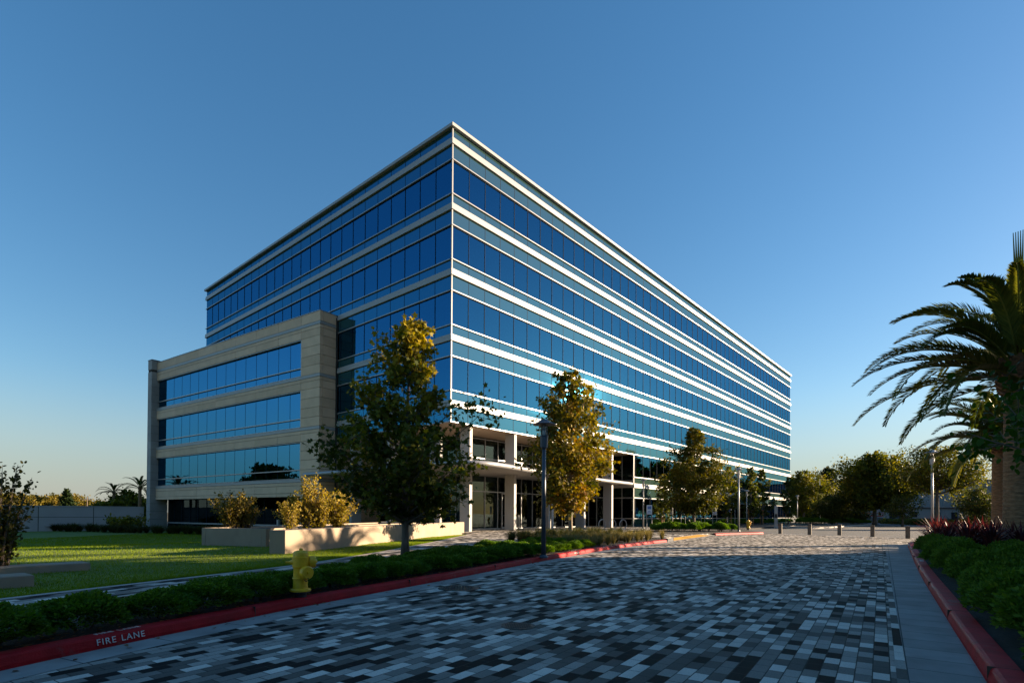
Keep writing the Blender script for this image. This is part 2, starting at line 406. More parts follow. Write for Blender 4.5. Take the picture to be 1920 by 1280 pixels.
M_palmbark = mat('ringed palm bark', (0.25, 0.15, 0.075), 0.9, 0.45, 5, 1.0, 14, stretch=(1.2, 1.2, 6))
M_palmbase = mat('cut palm frond bases', (0.20, 0.115, 0.06), 0.9, 0.4, 6, 0.8, 20)
M_post = mat('weathered bollard', (0.13, 0.105, 0.078), 0.85, 0.2, 6, 0.4, 60)
M_stake = mat('orange brown wood stake', (0.36, 0.18, 0.07), 0.8, 0.2, 8)
M_sign = mat('white sign face', (0.72, 0.73, 0.76), 0.5, 0.02)
M_signblue = mat('blue sign print', (0.10, 0.18, 0.45), 0.5, 0.05)
M_wall = mat('grey panel wall', (0.34, 0.31, 0.31), 0.8, 0.06, 0.5)
M_ware = mat('grey corrugated wall', (0.36, 0.34, 0.32), 0.7, 0.06, 0.4)
M_tactile = mat('yellow tactile paving', (0.62, 0.32, 0.02), 0.7, 0.12, 3, 0.5, 30)
M_paint = mat('white road paint', (0.62, 0.61, 0.58), 0.7, 0.15, 8)
M_lift_red = mat('red lift paint', (0.45, 0.02, 0.02), 0.45, 0.1)
M_lift_grey = mat('dark lift chassis', (0.10, 0.11, 0.13), 0.5, 0.1)
M_tyre = mat('black tyre', (0.02, 0.02, 0.02), 0.85, 0.1)
M_carblue = mat('dark blue car paint', (0.03, 0.05, 0.10), 0.25, 0.05)
M_carwin = mat('dark car window', (0.02, 0.025, 0.03), 0.08, 0.05)
# foliage
GOLD = [(0.040, 0.050, 0.008), (0.085, 0.090, 0.012), (0.18, 0.145, 0.016), (0.34, 0.235, 0.024), (0.22, 0.10, 0.018)]
M_syc_gold = leaf_mat('turning sycamore leaves', GOLD, 0.28)
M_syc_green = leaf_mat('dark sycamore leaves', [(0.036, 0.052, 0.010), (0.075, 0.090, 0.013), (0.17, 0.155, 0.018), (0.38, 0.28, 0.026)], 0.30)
M_shrub = leaf_mat('shrub leaves', [(0.042, 0.088, 0.013), (0.078, 0.148, 0.019), (0.13, 0.215, 0.028), (0.20, 0.27, 0.04)], 0.35)
M_bush = leaf_mat('golden bush leaves', [(0.12, 0.11, 0.018), (0.25, 0.20, 0.035), (0.40, 0.30, 0.06), (0.30, 0.17, 0.04)], 0.40)
M_bush_dark = leaf_mat('brown green bush leaves', [(0.050, 0.048, 0.012), (0.10, 0.085, 0.018), (0.18, 0.13, 0.024), (0.34, 0.25, 0.04)], 0.35)
M_oak = leaf_mat('dark oak leaves', [(0.040, 0.052, 0.010), (0.09, 0.10, 0.014), (0.20, 0.18, 0.02), (0.34, 0.26, 0.026)], 0.3)
M_olive = leaf_mat('olive tree leaves', [(0.045, 0.060, 0.014), (0.085, 0.095, 0.020), (0.14, 0.13, 0.028)], 0.3)
M_conif = leaf_mat('dark conifer leaves', [(0.010, 0.022, 0.008), (0.022, 0.042, 0.012), (0.05, 0.065, 0.014)], 0.15)
M_far = leaf_mat('far golden trees', [(0.05, 0.055, 0.010), (0.13, 0.105, 0.014), (0.20, 0.13, 0.018)], 0.25)
M_palm = leaf_mat('palm leaflets', [(0.028, 0.050, 0.012), (0.065, 0.090, 0.018), (0.15, 0.16, 0.028), (0.28, 0.24, 0.05)], 0.25, 0.5, 0.2)
M_flax = leaf_mat('red flax blades', [(0.022, 0.008, 0.010), (0.050, 0.012, 0.016), (0.095, 0.022, 0.022), (0.17, 0.055, 0.04)], 0.3, 0.5, 0.2)
M_tuft = leaf_mat('dry tuft blades', [(0.11, 0.10, 0.03), (0.20, 0.17, 0.06), (0.32, 0.25, 0.10)], 0.35)
M_tuftdark = leaf_mat('dark tuft blades', [(0.020, 0.030, 0.008), (0.05, 0.06, 0.016), (0.14, 0.11, 0.045)], 0.3)
M_grass = leaf_mat('lawn blades', [(0.10, 0.165, 0.007), (0.17, 0.24, 0.009), (0.26, 0.29, 0.014)], 0.45)
M_vine = leaf_mat('bright broad leaves', [(0.020, 0.050, 0.008), (0.04, 0.09, 0.012), (0.07, 0.13, 0.018)], 0.4)
M_litter = leaf_mat('fallen leaves', [(0.10, 0.04, 0.015), (0.20, 0.09, 0.03), (0.28, 0.15, 0.05)], 0.2)

# ------------------------------------------------------------------ ground, road, kerbs, beds, walkway
def catmull(pts, n=8):
    pts = [Vector((p[0], p[1], 0)) for p in pts]
    P = [pts[0] * 2 - pts[1]] + pts + [pts[-1] * 2 - pts[-2]]
    out = []
    for i in range(1, len(P) - 2):
        for k in range(n):
            t = k / n
            a, b, c, d = P[i - 1], P[i], P[i + 1], P[i + 2]
            out.append(0.5 * ((2 * b) + (c - a) * t + (2 * a - 5 * b + 4 * c - d) * t * t + (3 * b - a - 3 * c + d) * t ** 3))
    out.append(pts[-1])
    return out
def offset(cv, d):                              # to the left of the walking direction for d > 0
    o = []
    for i, p in enumerate(cv):
        t = (cv[min(i + 1, len(cv) - 1)] - cv[max(i - 1, 0)]).normalized()
        o.append(p + Vector((-t.y, t.x, 0)) * d)
    return o
def strip(mb, A, B, z):
    b = len(mb.v)
    for p, q in zip(A, B): mb.v += [(p.x, p.y, z), (q.x, q.y, z)]
    for i in range(len(A) - 1):
        mb.f.append((b + 2 * i, b + 2 * i + 2, b + 2 * i + 3, b + 2 * i + 1)); mb.t.append(.5)
    # make the faces look up
    for j in range(-len(A) + 1, 0):
        f = mb.f[j]; a_, b_, c_ = [Vector(mb.v[i]) for i in f[:3]]
        if (b_ - a_).cross(c_ - a_).z < 0: mb.f[j] = f[::-1]
    return mb
def sheet(poly, z):
    mb = MB(); poly = [(p[0], p[1]) for p in poly]
    ar = sum(poly[i][0] * poly[(i + 1) % len(poly)][1] - poly[(i + 1) % len(poly)][0] * poly[i][1] for i in range(len(poly)))
    if ar < 0: poly = poly[::-1]
    mb.add([(x, y, z) for x, y in poly], [tuple(range(len(poly)))]); return mb
def kerb_mesh(cv, side, w, h, z0=-0.05, seg=None):
    """a kerb along a curve with a battered face and a rounded nose; side +1: body lies to the left of the curve"""
    mb = MB()
    prof = [(0.0, z0), (0.0, h * 0.30), (0.018, h * 0.80), (0.030, h * 0.93), (0.055, h), (w, h), (w, z0)]
    rows = [offset(cv, side * d) for d, z in prof]
    n = len(prof); m = len(cv)
    for i in range(m):
        for k, (d, z) in enumerate(prof): mb.v.append((rows[k][i].x, rows[k][i].y, z))
    for i in range(m - 1):
        for k in range(n - 1):
            f = (i * n + k, (i + 1) * n + k, (i + 1) * n + k + 1, i * n + k + 1)
            mb.f.append(f if side < 0 else f[::-1]); mb.t.append(.5)
    mb.f.append(tuple(range(n))); mb.f.append(tuple((m - 1) * n + k for k in range(n))[::-1]); mb.t += [.5, .5]
    return mb

KL = catmull([(-44, -31.0), (-34, -25.3), (-27.5, -21.75), (-23.45, -19.98), (-21.2, -19.2), (-19.97, -18.83), (-16.39, -17.93), (-11.77, -16.70), (-6.72, -15.55), (-2.2, -14.83), (0.74, -14.52)])
KR = catmull([(-44, -29.5), (-30, -27.4), (-18.43, -26.06), (-14.76, -25.64), (-7.84, -24.88), (2.4, -23.87), (6.6, -23.50), (8.2, -23.75), (9.3, -24.9), (9.9, -27.5), (10.5, -33), (12, -50)])
KR_road = [p for p in KR if p.x < 6.7]
GR = [Vector((p.x, -21.55 + (p.x - 15.3) * 0.1185, 0)) for p in KR_road]
WF = catmull([(-60, -31), (-40, -22.9), (-30, -18.9), (-23.02, -15.99), (-18.34, -14.38), (-14.42, -12.22), (-8.5, -8.3), (-2.88, -4.26), (0.4, -1.9)])
WI = catmull([(-60, -33.2), (-40, -25.0), (-30, -20.6), (-23.18, -17.45), (-20.5, -16.46), (-17.29, -15.1), (-13, -13.0), (-8.5, -11.4), (-4, -10.0), (-1.2, -9.7), (0.8, -11.0), (1.9, -13.0), (2.3, -13.95)])
ZW = 0.12

struct('ground', MB().box(-2500, -2500, -1.2, 3000, 3000, -0.80), M_ground)
struct('parking_asphalt', MB().prism([(-70, -90), (190, -90), (190, -6.0), (30, -2.0), (22, -6), (-2, -13.5), (-30, -21), (-70, -32)], -0.8, -0.008), M_asphalt)
end_line = [(18.9, -14.35), (17.4, -22.0), (16.4, -23.6), (9.0, -24.3)]
road = sheet([(p.x, p.y) for p in KL] + [(11.8, -12.9), (17.9, -14.05)] + end_line + [(p.x, p.y) for p in KR_road[::-1]], 0.0)
struct('paved_road', road, M_paver)
struct('paving_border', sheet([(17.9, -14.0), (18.9, -14.3), (19.35, -14.3), (17.8, -22.1), (16.6, -23.9), (9.0, -24.6), (9.0, -24.2), (16.2, -23.45), (17.2, -22.0), (18.4, -14.2)], 0.004), M_conc)
def slab_mat(name, rz, w, h, base):
    m, nt, b = newmat(name)
    tc = N(nt, 'ShaderNodeTexCoord'); mp = N(nt, 'ShaderNodeMapping'); mp.inputs['Rotation'].default_value = (0, 0, -rz); mp.inputs['Location'].default_value = (301.7, 203.3, 0)
    nt.links.new(tc.outputs['Object'], mp.inputs[0])
    br = N(nt, 'ShaderNodeTexBrick'); br.offset = 0.0; br.inputs['Scale'].default_value = 1.0
    br.inputs['Brick Width'].default_value = w; br.inputs['Row Height'].default_value = h; br.inputs['Mortar Size'].default_value = 0.006
    c = np.array(base); br.inputs['Color1'].default_value = tuple(c * .88) + (1,); br.inputs['Color2'].default_value = tuple(c * 1.12) + (1,); br.inputs['Mortar'].default_value = tuple(c * .15) + (1,)
    nt.links.new(mp.outputs[0], br.inputs['Vector'])
    no = N(nt, 'ShaderNodeTexNoise'); no.inputs['Scale'].default_value = 2.4; no.inputs['Detail'].default_value = 9
    nt.links.new(tc.outputs['Object'], no.inputs['Vector'])
    r2 = N(nt, 'ShaderNodeMapRange'); r2.inputs[1].default_value = 0.3; r2.inputs[2].default_value = 0.7; r2.inputs[3].default_value = 0.75; r2.inputs[4].default_value = 1.15
    nt.links.new(no.outputs['Fac'], r2.inputs[0])
    mx = N(nt, 'ShaderNodeMix', data_type='RGBA', blend_type='MULTIPLY'); mx.inputs[0].default_value = 1.0
    nt.links.new(br.outputs['Color'], mx.inputs[6]); nt.links.new(r2.outputs[0], mx.inputs[7]); nt.links.new(mx.outputs[2], b.inputs['Base Color'])
    b.inputs['Roughness'].default_value = 0.85
    return m
M_gut_r = slab_mat('right gutter slabs', R(6.5), 0.46, 60, (0.25, 0.24, 0.225))
M_gut_l = slab_mat('left gutter slabs', R(14), 0.85, 60, (0.30, 0.29, 0.27))
M_course = paver_mat('narrow border course', R(6.7), 0.34, 0.5)
struct('gutter', strip(MB(), KL, offset(KL, -0.38), 0.004), M_gut_l)
struct('gutter', strip(MB(), KR_road, GR, 0.004), M_gut_r)
struct('border_course', strip(MB(), GR, [p + Vector((-0.007, 0.075, 0)) for p in GR], 0.008), M_course)
kl = struct('kerb', kerb_mesh(KL, +1, 0.17, 0.125), M_red)
kr = struct('kerb', kerb_mesh(KR, -1, 0.20, 0.135), M_red)
# butt joints of the two kerbs
def kerb_joints(cv, side, w, h, parent, every):
    acc = 0; mb = MB()
    for i in range(1, len(cv)):
        acc += (cv[i] - cv[i - 1]).length
        if acc > every and abs(cv[i].x) < 30:
            acc = 0; p = cv[i]; t = (cv[i] - cv[i - 1]).normalized(); nrm = Vector((-t.y, t.x, 0)) * side
            s0 = len(mb.v); mb.box(-0.003, -0.002, -0.04, 0.003, w + 0.002, h + 0.002)
            mb.xform(Matrix.Translation(p) @ Matrix(((t.x, nrm.x, 0, 0), (t.y, nrm.y, 0, 0), (0, 0, 1, 0), (0, 0, 0, 1))), s0)
    mb.build('joint', M_joint, parent)
kerb_joints(KL, 1, 0.17, 0.125, kl, 2.9); kerb_joints(KR, -1, 0.20, 0.135, kr, 2.9)
KP = catmull([(11.7, -12.85), (14.5, -13.45), (17.2, -14.1), (18.0, -13.9), (18.3, -13.2)])
struct('kerb', kerb_mesh(KP, +1, 0.20, 0.13), M_red)
# writing on the kerbs
def lettering(cv, s_at, side, txt, parent, face, size, w, h):
    """painted stencil letters centred near the place s_at on a kerb curve"""
    i = min(range(1, len(cv) - 1), key=lambda k: (cv[k] - Vector((s_at[0], s_at[1], 0))).length)
    t = (cv[i + 1] - cv[i - 1]).normalized(); nrm = Vector((-t.y, t.x, 0)) * side
    c = bpy.data.curves.new('painted_lettering', 'FONT'); c.body = txt; c.size = size; c.align_x = 'CENTER'; c.align_y = 'CENTER'
    c.space_character = 1.18; c.space_word = 1.3; c.extrude = 0.0015
    c.materials.append(M_paint)
    o = bpy.data.objects.new('painted_lettering', c); link(o, parent)
    base = Vector((s_at[0], s_at[1], 0)); base = cv[i] + t * (base - cv[i]).dot(t)
    xx = t * (1 if side > 0 else -1)
    if face:                                     # on the road face
        yy = (Vector((0, 0, 1)) + nrm * 0.27).normalized(); pos = base + nrm * -0.001 + Vector((0, 0, h * 0.52))
    else:                                        # on the top
        yy = nrm.copy(); pos = base + nrm * (w * 0.62) + Vector((0, 0, h + 0.002))
    zz = xx.cross(yy).normalized()
    o.matrix_world = Matrix(((xx.x, yy.x, zz.x, pos.x), (xx.y, yy.y, zz.y, pos.y), (xx.z, yy.z, zz.z, pos.z), (0, 0, 0, 1)))
    return o
pL = G(221, 1207, 0.0)
lettering(KL, pL, 1, 'FIRE LANE', kl, True, 0.086, 0.17, 0.125)
lettering(KL, pL + Vector((0.03, 0.01, 0)), 1, 'FIRE LANE', kl, False, 0.08, 0.17, 0.125)
pL2 = G(1085, 1040, 0.0)
lettering(KL, pL2, 1, 'FIRE LANE', kl, True, 0.086, 0.17, 0.125)
lettering(KL, pL2, 1, 'FIRE LANE', kl, False, 0.08, 0.17, 0.125)
lettering(KR, G(1716, 1052, 0.1), -1, 'FIRE LANE', kr, False, 0.12, 0.20, 0.135)

# walkway and plaza (one paved level), its pale edging, the planting beds
plaza_edge = [(2.6, -13.6), (9.8, -12.55), (11.9, -12.6), (26, -7.5), (26.0, 3.3), (5, 13.2), (0.4, 13.2), (-1.2, 13.2), (-1.2, -0.9)]
struct('walkway', MB().prism([(p.x, p.y) for p in WI] + plaza_edge + [(p.x, p.y) for p in WF[::-1]], -0.3, ZW), M_walk)
struct('path_edging', strip(MB(), offset(WF, 0.02), offset(WF, -0.13), ZW + 0.004), M_edge)
struct('path_edging', strip(MB(), offset(WI, 0.10), offset(WI, -0.02), ZW + 0.004), M_edge)
rmb = MB()
a0, a1, b0, b1 = Vector((0.75, -14.55, 0.006)), Vector((11.75, -12.83, 0.006)), Vector((2.3, -13.85, ZW + 0.005)), Vector((10.0, -12.5, ZW + 0.005))
rmb.add([a0, a1, b1, b0], [(0, 1, 2, 3)])
struct('kerb_ramp', rmb, M_conc)
rmb = MB()
def lerp2(u, v): return (a0.lerp(a1, u)).lerp(b0.lerp(b1, u), v) + Vector((0, 0, 0.005))
rmb.add([lerp2(0.10, .15), lerp2(0.90, .15), lerp2(0.86, .9), lerp2(0.14, .9)], [(0, 1, 2, 3)])
for i in range(26):
    for j in range(4):
        p = lerp2(0.13 + 0.74 * i / 25, 0.25 + 0.55 * j / 3); rmb.lathe([(0.035, 0), (0.022, 0.010)], 6, p)
struct('tactile_paving', rmb, M_tactile)
def soil(poly, z, name='planting_bed', bump=0.035):
    """a bed of mulch, slightly uneven"""
    xs = [p[0] for p in poly]; ys = [p[1] for p in poly]
    mb = MB().prism(poly, -0.3, z)
    return struct(name, mb, M_soil)
KLi = [p for p in offset(KL, 0.165)]
bedL = [(p.x, p.y) for p in KLi if p.x > -43] + [(1.6, -14.0)] + [(p.x, p.y) for p in offset(WI, -0.03)[::-1] if p.x > -43 and p.y > -32 and not (p.x > 1.5 and p.y < -12.5)]
soil(bedL, 0.10)
bed2 = [(8.2, -11.9), (11.7, -12.66), (14.5, -13.27), (17.2, -13.9), (18.1, -13.3), (26, -10.3), (40, -8.6), (82, -5.2), (82, -2.9), (26, -2.6), (21.0, -3.6), (9.9, -8.9)]
soil(bed2, 0.128)
soil([(26, -0.02), (82, -0.02), (82, -1.9), (26, -1.9)], 0.127)
bedR = [(p.x, p.y) for p in offset(KR, -0.195)] + [(12, -70), (-44, -70)]
soil(bedR, 0.11)
# lawn: a gently falling sheet of turf
def lawn_h(x, y):
    s = min(max((y + 5.0 + 0.10 * (x + 15)) / 19.0, 0), 1); s = s * s * (3 - 2 * s)
    return 0.105 - 0.80 * s + 0.015 * math.sin(x * .9) * math.sin(y * .7)
def wf_y(x):
    for i in range(len(WF) - 1):
        if WF[i].x <= x <= WF[i + 1].x:
            return WF[i].y + (WF[i + 1].y - WF[i].y) * (x - WF[i].x) / max(WF[i + 1].x - WF[i].x, 1e-6)
    return WF[0].y if x < WF[0].x else WF[-1].y
mb = MB(); NX, NY = 90, 70
for i in range(NX + 1):
    x = -58 + 58.3 * i / NX; y0 = wf_y(x) - 0.1
    for j in range(NY + 1):
        y = y0 + (46 - y0) * (j / NY) ** 1.5
        mb.v.append((x, y, lawn_h(x, y)))
for i in range(NX):
    for j in range(NY):
        a_ = i * (NY + 1) + j; mb.f.append((a_, a_ + NY + 1, a_ + NY + 2, a_ + 1)); mb.t.append(.5)
struct('lawn', mb, M_lawn, smooth=False)

# ------------------------------------------------------------------ the glass office building
LX, LY = 82.6, 40.67
ZK = [25.345 - 4.27 * k for k in range(6)]      # underside of each white band
NBX, NBY = 53, 25
bld = empty('office_building', (0, 0, 0), 0, 'six storey office building of blue glass ribbons striped with white metal bands', 'office building')
def sbox(mb, side, u0, u1, d0, d1, z0, z1):
    if side == 'R': mb.box(u0, -d1, z0, u1, -d0, z1)
    elif side == 'L': mb.box(-d1, u0, z0, -d0, u1, z1)
    elif side == 'E': mb.box(LX + d0, u0, z0, LX + d1, u1, z1)
    else: mb.box(u0, LY + d0, z0, u1, LY + d1, z1)
A_, B_ = -0.9925, -3.2262
XR, YW = 24.5, 13.3                              # ends of the entrance recess
for side in 'RLEB':
    LEN, NB = (LX, NBX) if side in 'RB' else (LY, NBY)
    for k in range(6):
        z = ZK[k]
        zb = ZK[k + 1] + 0.42 if k < 5 else 0.13
        u0, u1 = 0.0, LEN
        if side == 'L' and k >= 2: u1 = YW
        if side == 'L' and k == 5: continue
        ub = u0                                  # start of the lower rows (vision glass and below)
        if side == 'R' and k >= 4: ub = XR
        if side == 'R' and k == 5: u0 = XR
        if side == 'L' and k == 4: ub = u1
        e = 0.12 if side in 'RB' else 0.0        # bands of the long sides run over the corners
        bnd = MB()
        sbox(bnd, side, u0 - (e if u0 == 0 else 0), u1 + (e if u1 == LEN else 0), 0.0, 0.12, z, z + 0.27)
        sbox(bnd, side, u0 - (e * .8 if u0 == 0 else 0), u1 + (e * .8 if u1 == LEN else 0), 0.0, 0.085, z + 0.292, z + 0.42)
        sbox(bnd, side, u0, u1, -0.2, 0.02, z + 0.002, z + 0.418)
        bnd.build('metal_band', M_white, bld)
        sp = MB(); sbox(sp, side, u0, u1, -0.10, -0.005, z + A_ + 0.034, z - 0.001)
        if k == 0: sbox(sp, side, u0, u1, -0.10, -0.005, z + 0.421, z + 1.06)
        bot = z + B_ if k < 5 else 0.95
        if ub < u1: sbox(sp, side, ub, u1, -0.10, -0.005, zb + 0.001, bot - 0.034)
        sp.build('spandrel_panel', M_span, bld)
        tr = MB(); ex = 0.09 if side in 'RB' else 0.0
        sbox(tr, side, u0 - (ex if u0 == 0 else 0), u1 + (ex if u1 == LEN else 0), -0.05, 0.09, z + A_ - 0.034, z + A_ + 0.033)
        if ub < u1: sbox(tr, side, ub - (ex if ub == 0 else 0), u1 + (ex if u1 == LEN else 0), -0.05, 0.09, bot - 0.033, bot + 0.034)
        tr.build('transom', M_silver, bld)
        if ub < u1:
            gl = MB(); sbox(gl, side, ub + 0.001, u1 - 0.001, -0.05, -0.025, bot + 0.035, z + A_ - 0.035)
            win = gl.build('ribbon_window', M_glass, bld)
            mu = MB(); mi = MB()
            for i in range(1, NB):
                u = LEN * i / NB
                if u < ub - .01 or u > u1 + 0.01: continue
                sbox(mu, side, u - 0.018, u + 0.018, -0.03, 0.004, zb + 0.002, bot - 0.046)
                sbox(mu, side, u - 0.012, u + 0.012, -0.055, 0.004, bot + 0.047, z + A_ - 0.047)
                sbox(mi, side, u - 0.022, u + 0.022, -0.16, -0.06, bot + 0.047, z + A_ - 0.047)
            sbox(mi, side, ub + .01, u1 - .01, -0.15, -0.11, z + A_ - 0.09, z + A_ - 0.048)
            sbox(mu, side, ub + .01, u1 - .01, -0.024, 0.006, z + A_ - 0.085, z + A_ - 0.047)
            mi.build('inner_mullion', M_inner, win)
            if side in 'RL':
                nb_ = 0
                for i in range(1, NB - 1):
                    u = LEN * i / NB
                    if u < ub or u + LEN / NB > u1 or random.random() > 0.17: continue
                    dz = random.choice([.5, .8, 1.2, 2.05]); bl_ = MB(); sbox(bl_, side, u + .04, u + LEN / NB - .04, -.34, -.32, z + A_ - .05 - dz, z + A_ - .05)
                    bl_.build('blind', M_blind, win)
        else:
            mu = MB(); win = bld; sbox(mu, side, u0 + .01, u1 - .01, -0.03, 0.006, z - 0.03, z - 0.003)
        for i in range(1, NB):
            u = LEN * i / NB
            if u < u0 - .01 or u > u1 + 0.01: continue
            sbox(mu, side, u - 0.018, u + 0.018, -0.03, 0.004, z + A_ + 0.046, z - 0.002)
            if k == 0: sbox(mu, side, u - 0.018, u + 0.018, -0.03, 0.004, z + 0.423, z + 1.058)
        mu.build('mullion', M_mull, win)
# roof edge, corner post, roof
rf = MB()
for side in 'RLEB':
    LEN = LX if side in 'RB' else LY
    e = 0.22 if side in 'RB' else 0.0
    i_ = 0.0 if side in 'RB' else 0.301
    sbox(rf, side, -e + i_, LEN + e - i_, -0.3, 0.22, ZK[0] + 1.062, ZK[0] + 1.267)
rf.build('roof_edge', M_white, bld)
MB().box(-0.055, -0.055, ZK[4] + A_ - 0.04, 0.03, 0.03, ZK[0] + 1.06).build('corner_post', M_white, bld)
MB().box(XR - 0.06, -0.055, 0.13, XR + 0.03, 0.03, ZK[4] + A_ - 0.046).build('corner_post', M_white, bld)
MB().box(0.32, 0.32, ZK[0] - 0.9, LX - 0.32, LY - 0.32, ZK[0] + 0.9).build('roof', M_slab, bld)
for k in range(1, 5):
    MB().box(0.26, 0.26, ZK[k] - 0.86 if k < 4 else ZK[k] + A_ + 0.16, LX - 0.26, LY - 0.26, ZK[k] + 0.15).build('floor_slab', M_slab, bld)
MB().box(XR + 0.3, 0.26, ZK[5] - 0.75, LX - 0.26, LY - 0.26, ZK[5] + 0.15).build('floor_slab', M_slab, bld)
MB().box(XR + 0.3, 0.26, -0.3, LX - 0.26, LY - 0.26, 0.16).build('floor_slab', M_slab, bld)
MB().box(11, 12, 7.4, 72, 30, 25.0).build('core', M_core, bld)
MB().box(32, 9, 0.2, 72, 30, 7.2).build('core', M_core, bld)
for i in range(9):
    x = 1.55 + 9.35 * i
    MB().tube([(x, 1.7, 7.3 if x < XR else 0.15), (x, 1.7, 24.5)], 0.32, 16).build('interior_column', M_intcol, bld, smooth=True)
for i in range(1, 4):
    MB().tube([(1.7, 1.7 + 9.3 * i, 7.3 if i < 2 else 16.9), (1.7, 1.7 + 9.3 * i, 24.5)], 0.32, 16).build('interior_column', M_intcol, bld, smooth=True)
# entrance recess
MB().box(0.02, 0.02, ZK[4] + A_ - 0.03, XR - 0.05, 13.3, ZK[4] + A_ + 0.10).build('soffit', M_soffit, bld)
YG, XG = 3.3, 5.2
gl = MB(); gl.box(XG, YG, 0.2, XR - 0.1, YG + 0.03, 7.20); lob = gl.build('lobby_glazing', M_lobby, bld)
mu = MB()
for i in range(14):
    x = XG + 0.02 + 1.48 * i
    if x < XR - 0.1: mu.box(x - 0.03, YG - 0.05, 0.2, x + 0.03, YG + 0.08, 7.2)
for z in (0.16, 3.05, 4.35, 5.6, 7.1): mu.box(XG, YG - 0.045, z - 0.04, XR - 0.12, YG + 0.075, z + 0.04)
mu.build('mullion', M_silver, lob)
gl = MB(); gl.box(XG - 0.03, YG + 0.12, 0.2, XG, 13.1, 7.20); lob2 = gl.build('lobby_glazing', M_lobby, bld)
mu = MB()
for i in range(7):
    y = YG + 0.1 + 1.5 * i; mu.box(XG - 0.08, y - 0.03, 0.2, XG + 0.04, y + 0.03, 7.2)
for z in (0.16, 3.05, 4.35, 7.1): mu.box(XG - 0.075, YG + 0.12, z - 0.04, XG + 0.035, 13.1, z + 0.04)
mu.build('mullion', M_silver, lob2)
MB().box(XG + 0.1, YG + 0.15, 4.25, XR - 0.2, 13.0, 4.45).build('lobby_gallery', M_slab, bld)
MB().box(9.5, 8.6, 0.14, XR - 0.2, 8.9, 7.2).build('lobby_wall', M_core, bld)
MB().box(10.5, 7.0, 0.14, 13.5, 7.6, 1.2).build('reception_desk', M_conc_light, bld)
# the glass return at the right end of the recess
gl = MB(); gl.box(XR - 0.02, 0.05, 0.2, XR + 0.01, YG - 0.05, 7.2); ret = gl.build('return_glazing', M_lobby, bld)
mu = MB()
for y in (1.25, 2.4): mu.box(XR - 0.05, y - 0.03, 0.2, XR + 0.03, y + 0.03, 7.2)
for z in (0.95, 3.0, 4.7): mu.box(XR - 0.045, 0.06, z - 0.04, XR + 0.025, YG - 0.06, z + 0.04)
mu.build('mullion', M_silver, ret)
MB().box(XR - 0.06, 0.06, 4.0, XR + 0.02, YG - 0.07, 4.4).build('metal_band', M_white, bld)
# entrance door with its silver frame and pull bar
d = MB()
d.box(8.55, YG - 0.16, 0.13, 8.63, YG - 0.06, 3.0); d.box(9.83, YG - 0.16, 0.13, 9.91, YG - 0.06, 3.0); d.box(8.63, YG - 0.16, 2.9, 9.83, YG - 0.06, 3.0)
d.box(8.63, YG - 0.15, 0.13, 9.83, YG - 0.07, 0.28); d.box(9.2, YG - 0.15, 0.28, 9.26, YG - 0.07, 2.9)
dr = d.build('entrance_door', M_silver, bld)
MB().box(8.64, YG - 0.125, 0.29, 9.19, YG - 0.105, 2.89).box(9.27, YG - 0.125, 0.29, 9.82, YG - 0.105, 2.89).build('pane', M_lobby, dr)
MB().tube([(8.7, YG - 0.22, 1.2), (9.15, YG - 0.22, 1.2)], 0.02, 8).build('handle', M_white, dr)
MB().box(10.0, YG - 0.7, ZW, 10.12, YG - 0.58, 1.25).build('door_post', M_silver, bld)
# fin columns under the overhang
for x in (2.12, 6.75, 11.42, 16.10, 20.76): MB().box(x - 0.27, 0.10, 0.11, x, 1.02, 7.22).build('column', M_col, bld, bevel=0.015)
for y in (2.05, 6.75, 11.55): MB().box(0.10, y - 0.14, -0.1, 1.02, y + 0.14, 7.22).build('column', M_col, bld, bevel=0.015)
# the curved canopy with its round nose tube
CV = catmull([(-1.90, 15.0), (-1.80, 12.5), (-1.72, 9.3), (-1.80, 5.8), (-1.98, 2.5), (-2.0, -0.6), (-1.55, -2.4), (-0.3, -3.2), (1.4, -3.15), (5.3, -2.30), (11, -1.40), (16.8, -0.65), (24.2, 0.05)])
can = MB().prism([(p.x, p.y) for p in CV] + [(24.2, 3.2), (5.0, 3.2), (5.0, 13.0), (-1.5, 13.2)], 4.22, 4.36)
can = can.build('canopy', M_col, bld)
MB().tube([(p.x, p.y, 4.36) for p in CV], 0.16, 14).build('nose_tube', M_silver, can, smooth=True)

# ------------------------------------------------------------------ the tan stone wing (local x runs along its front, local y points outwards)
WA = 0.1152
wing = empty('office_wing', (-1.5676, 13.3918, 0), math.atan2(math.cos(WA), -math.sin(WA)),
             'three storey wing clad in tan stone with long blue ribbon windows', 'office wing')
WL = 27.7
def to_local(x, y):
    dx, dy = x + 1.5676, y - 13.3918
    return (dx * -math.sin(WA) + dy * math.cos(WA), dx * -math.cos(WA) + dy * -math.sin(WA))
c1, c2 = to_local(-0.04, 13.35), to_local(-0.04, 40.6)
MB().prism([(0.12, -0.70), (WL, -0.70), (WL + 0.3, c2[1]), c2, c1, (0.12, c1[1] + .02)], 2.75, 17.1).build('core_wall', M_dark, wing)
ZB = [16.24, 12.10, 7.95, 3.80]
st = MB(); jn = MB()
def panel(u0, u1, z0, z1, d0=-0.28, d1=0.0, mb=st):
    mb.box(u0 + 0.014, d0, z0 + 0.014, u1 - 0.014, d1, z1 - 0.014, random.random())
VJ = [0.0, 2.42, 5.6, 8.95, 12.25, 15.65, 19.0, 23.5, WL]
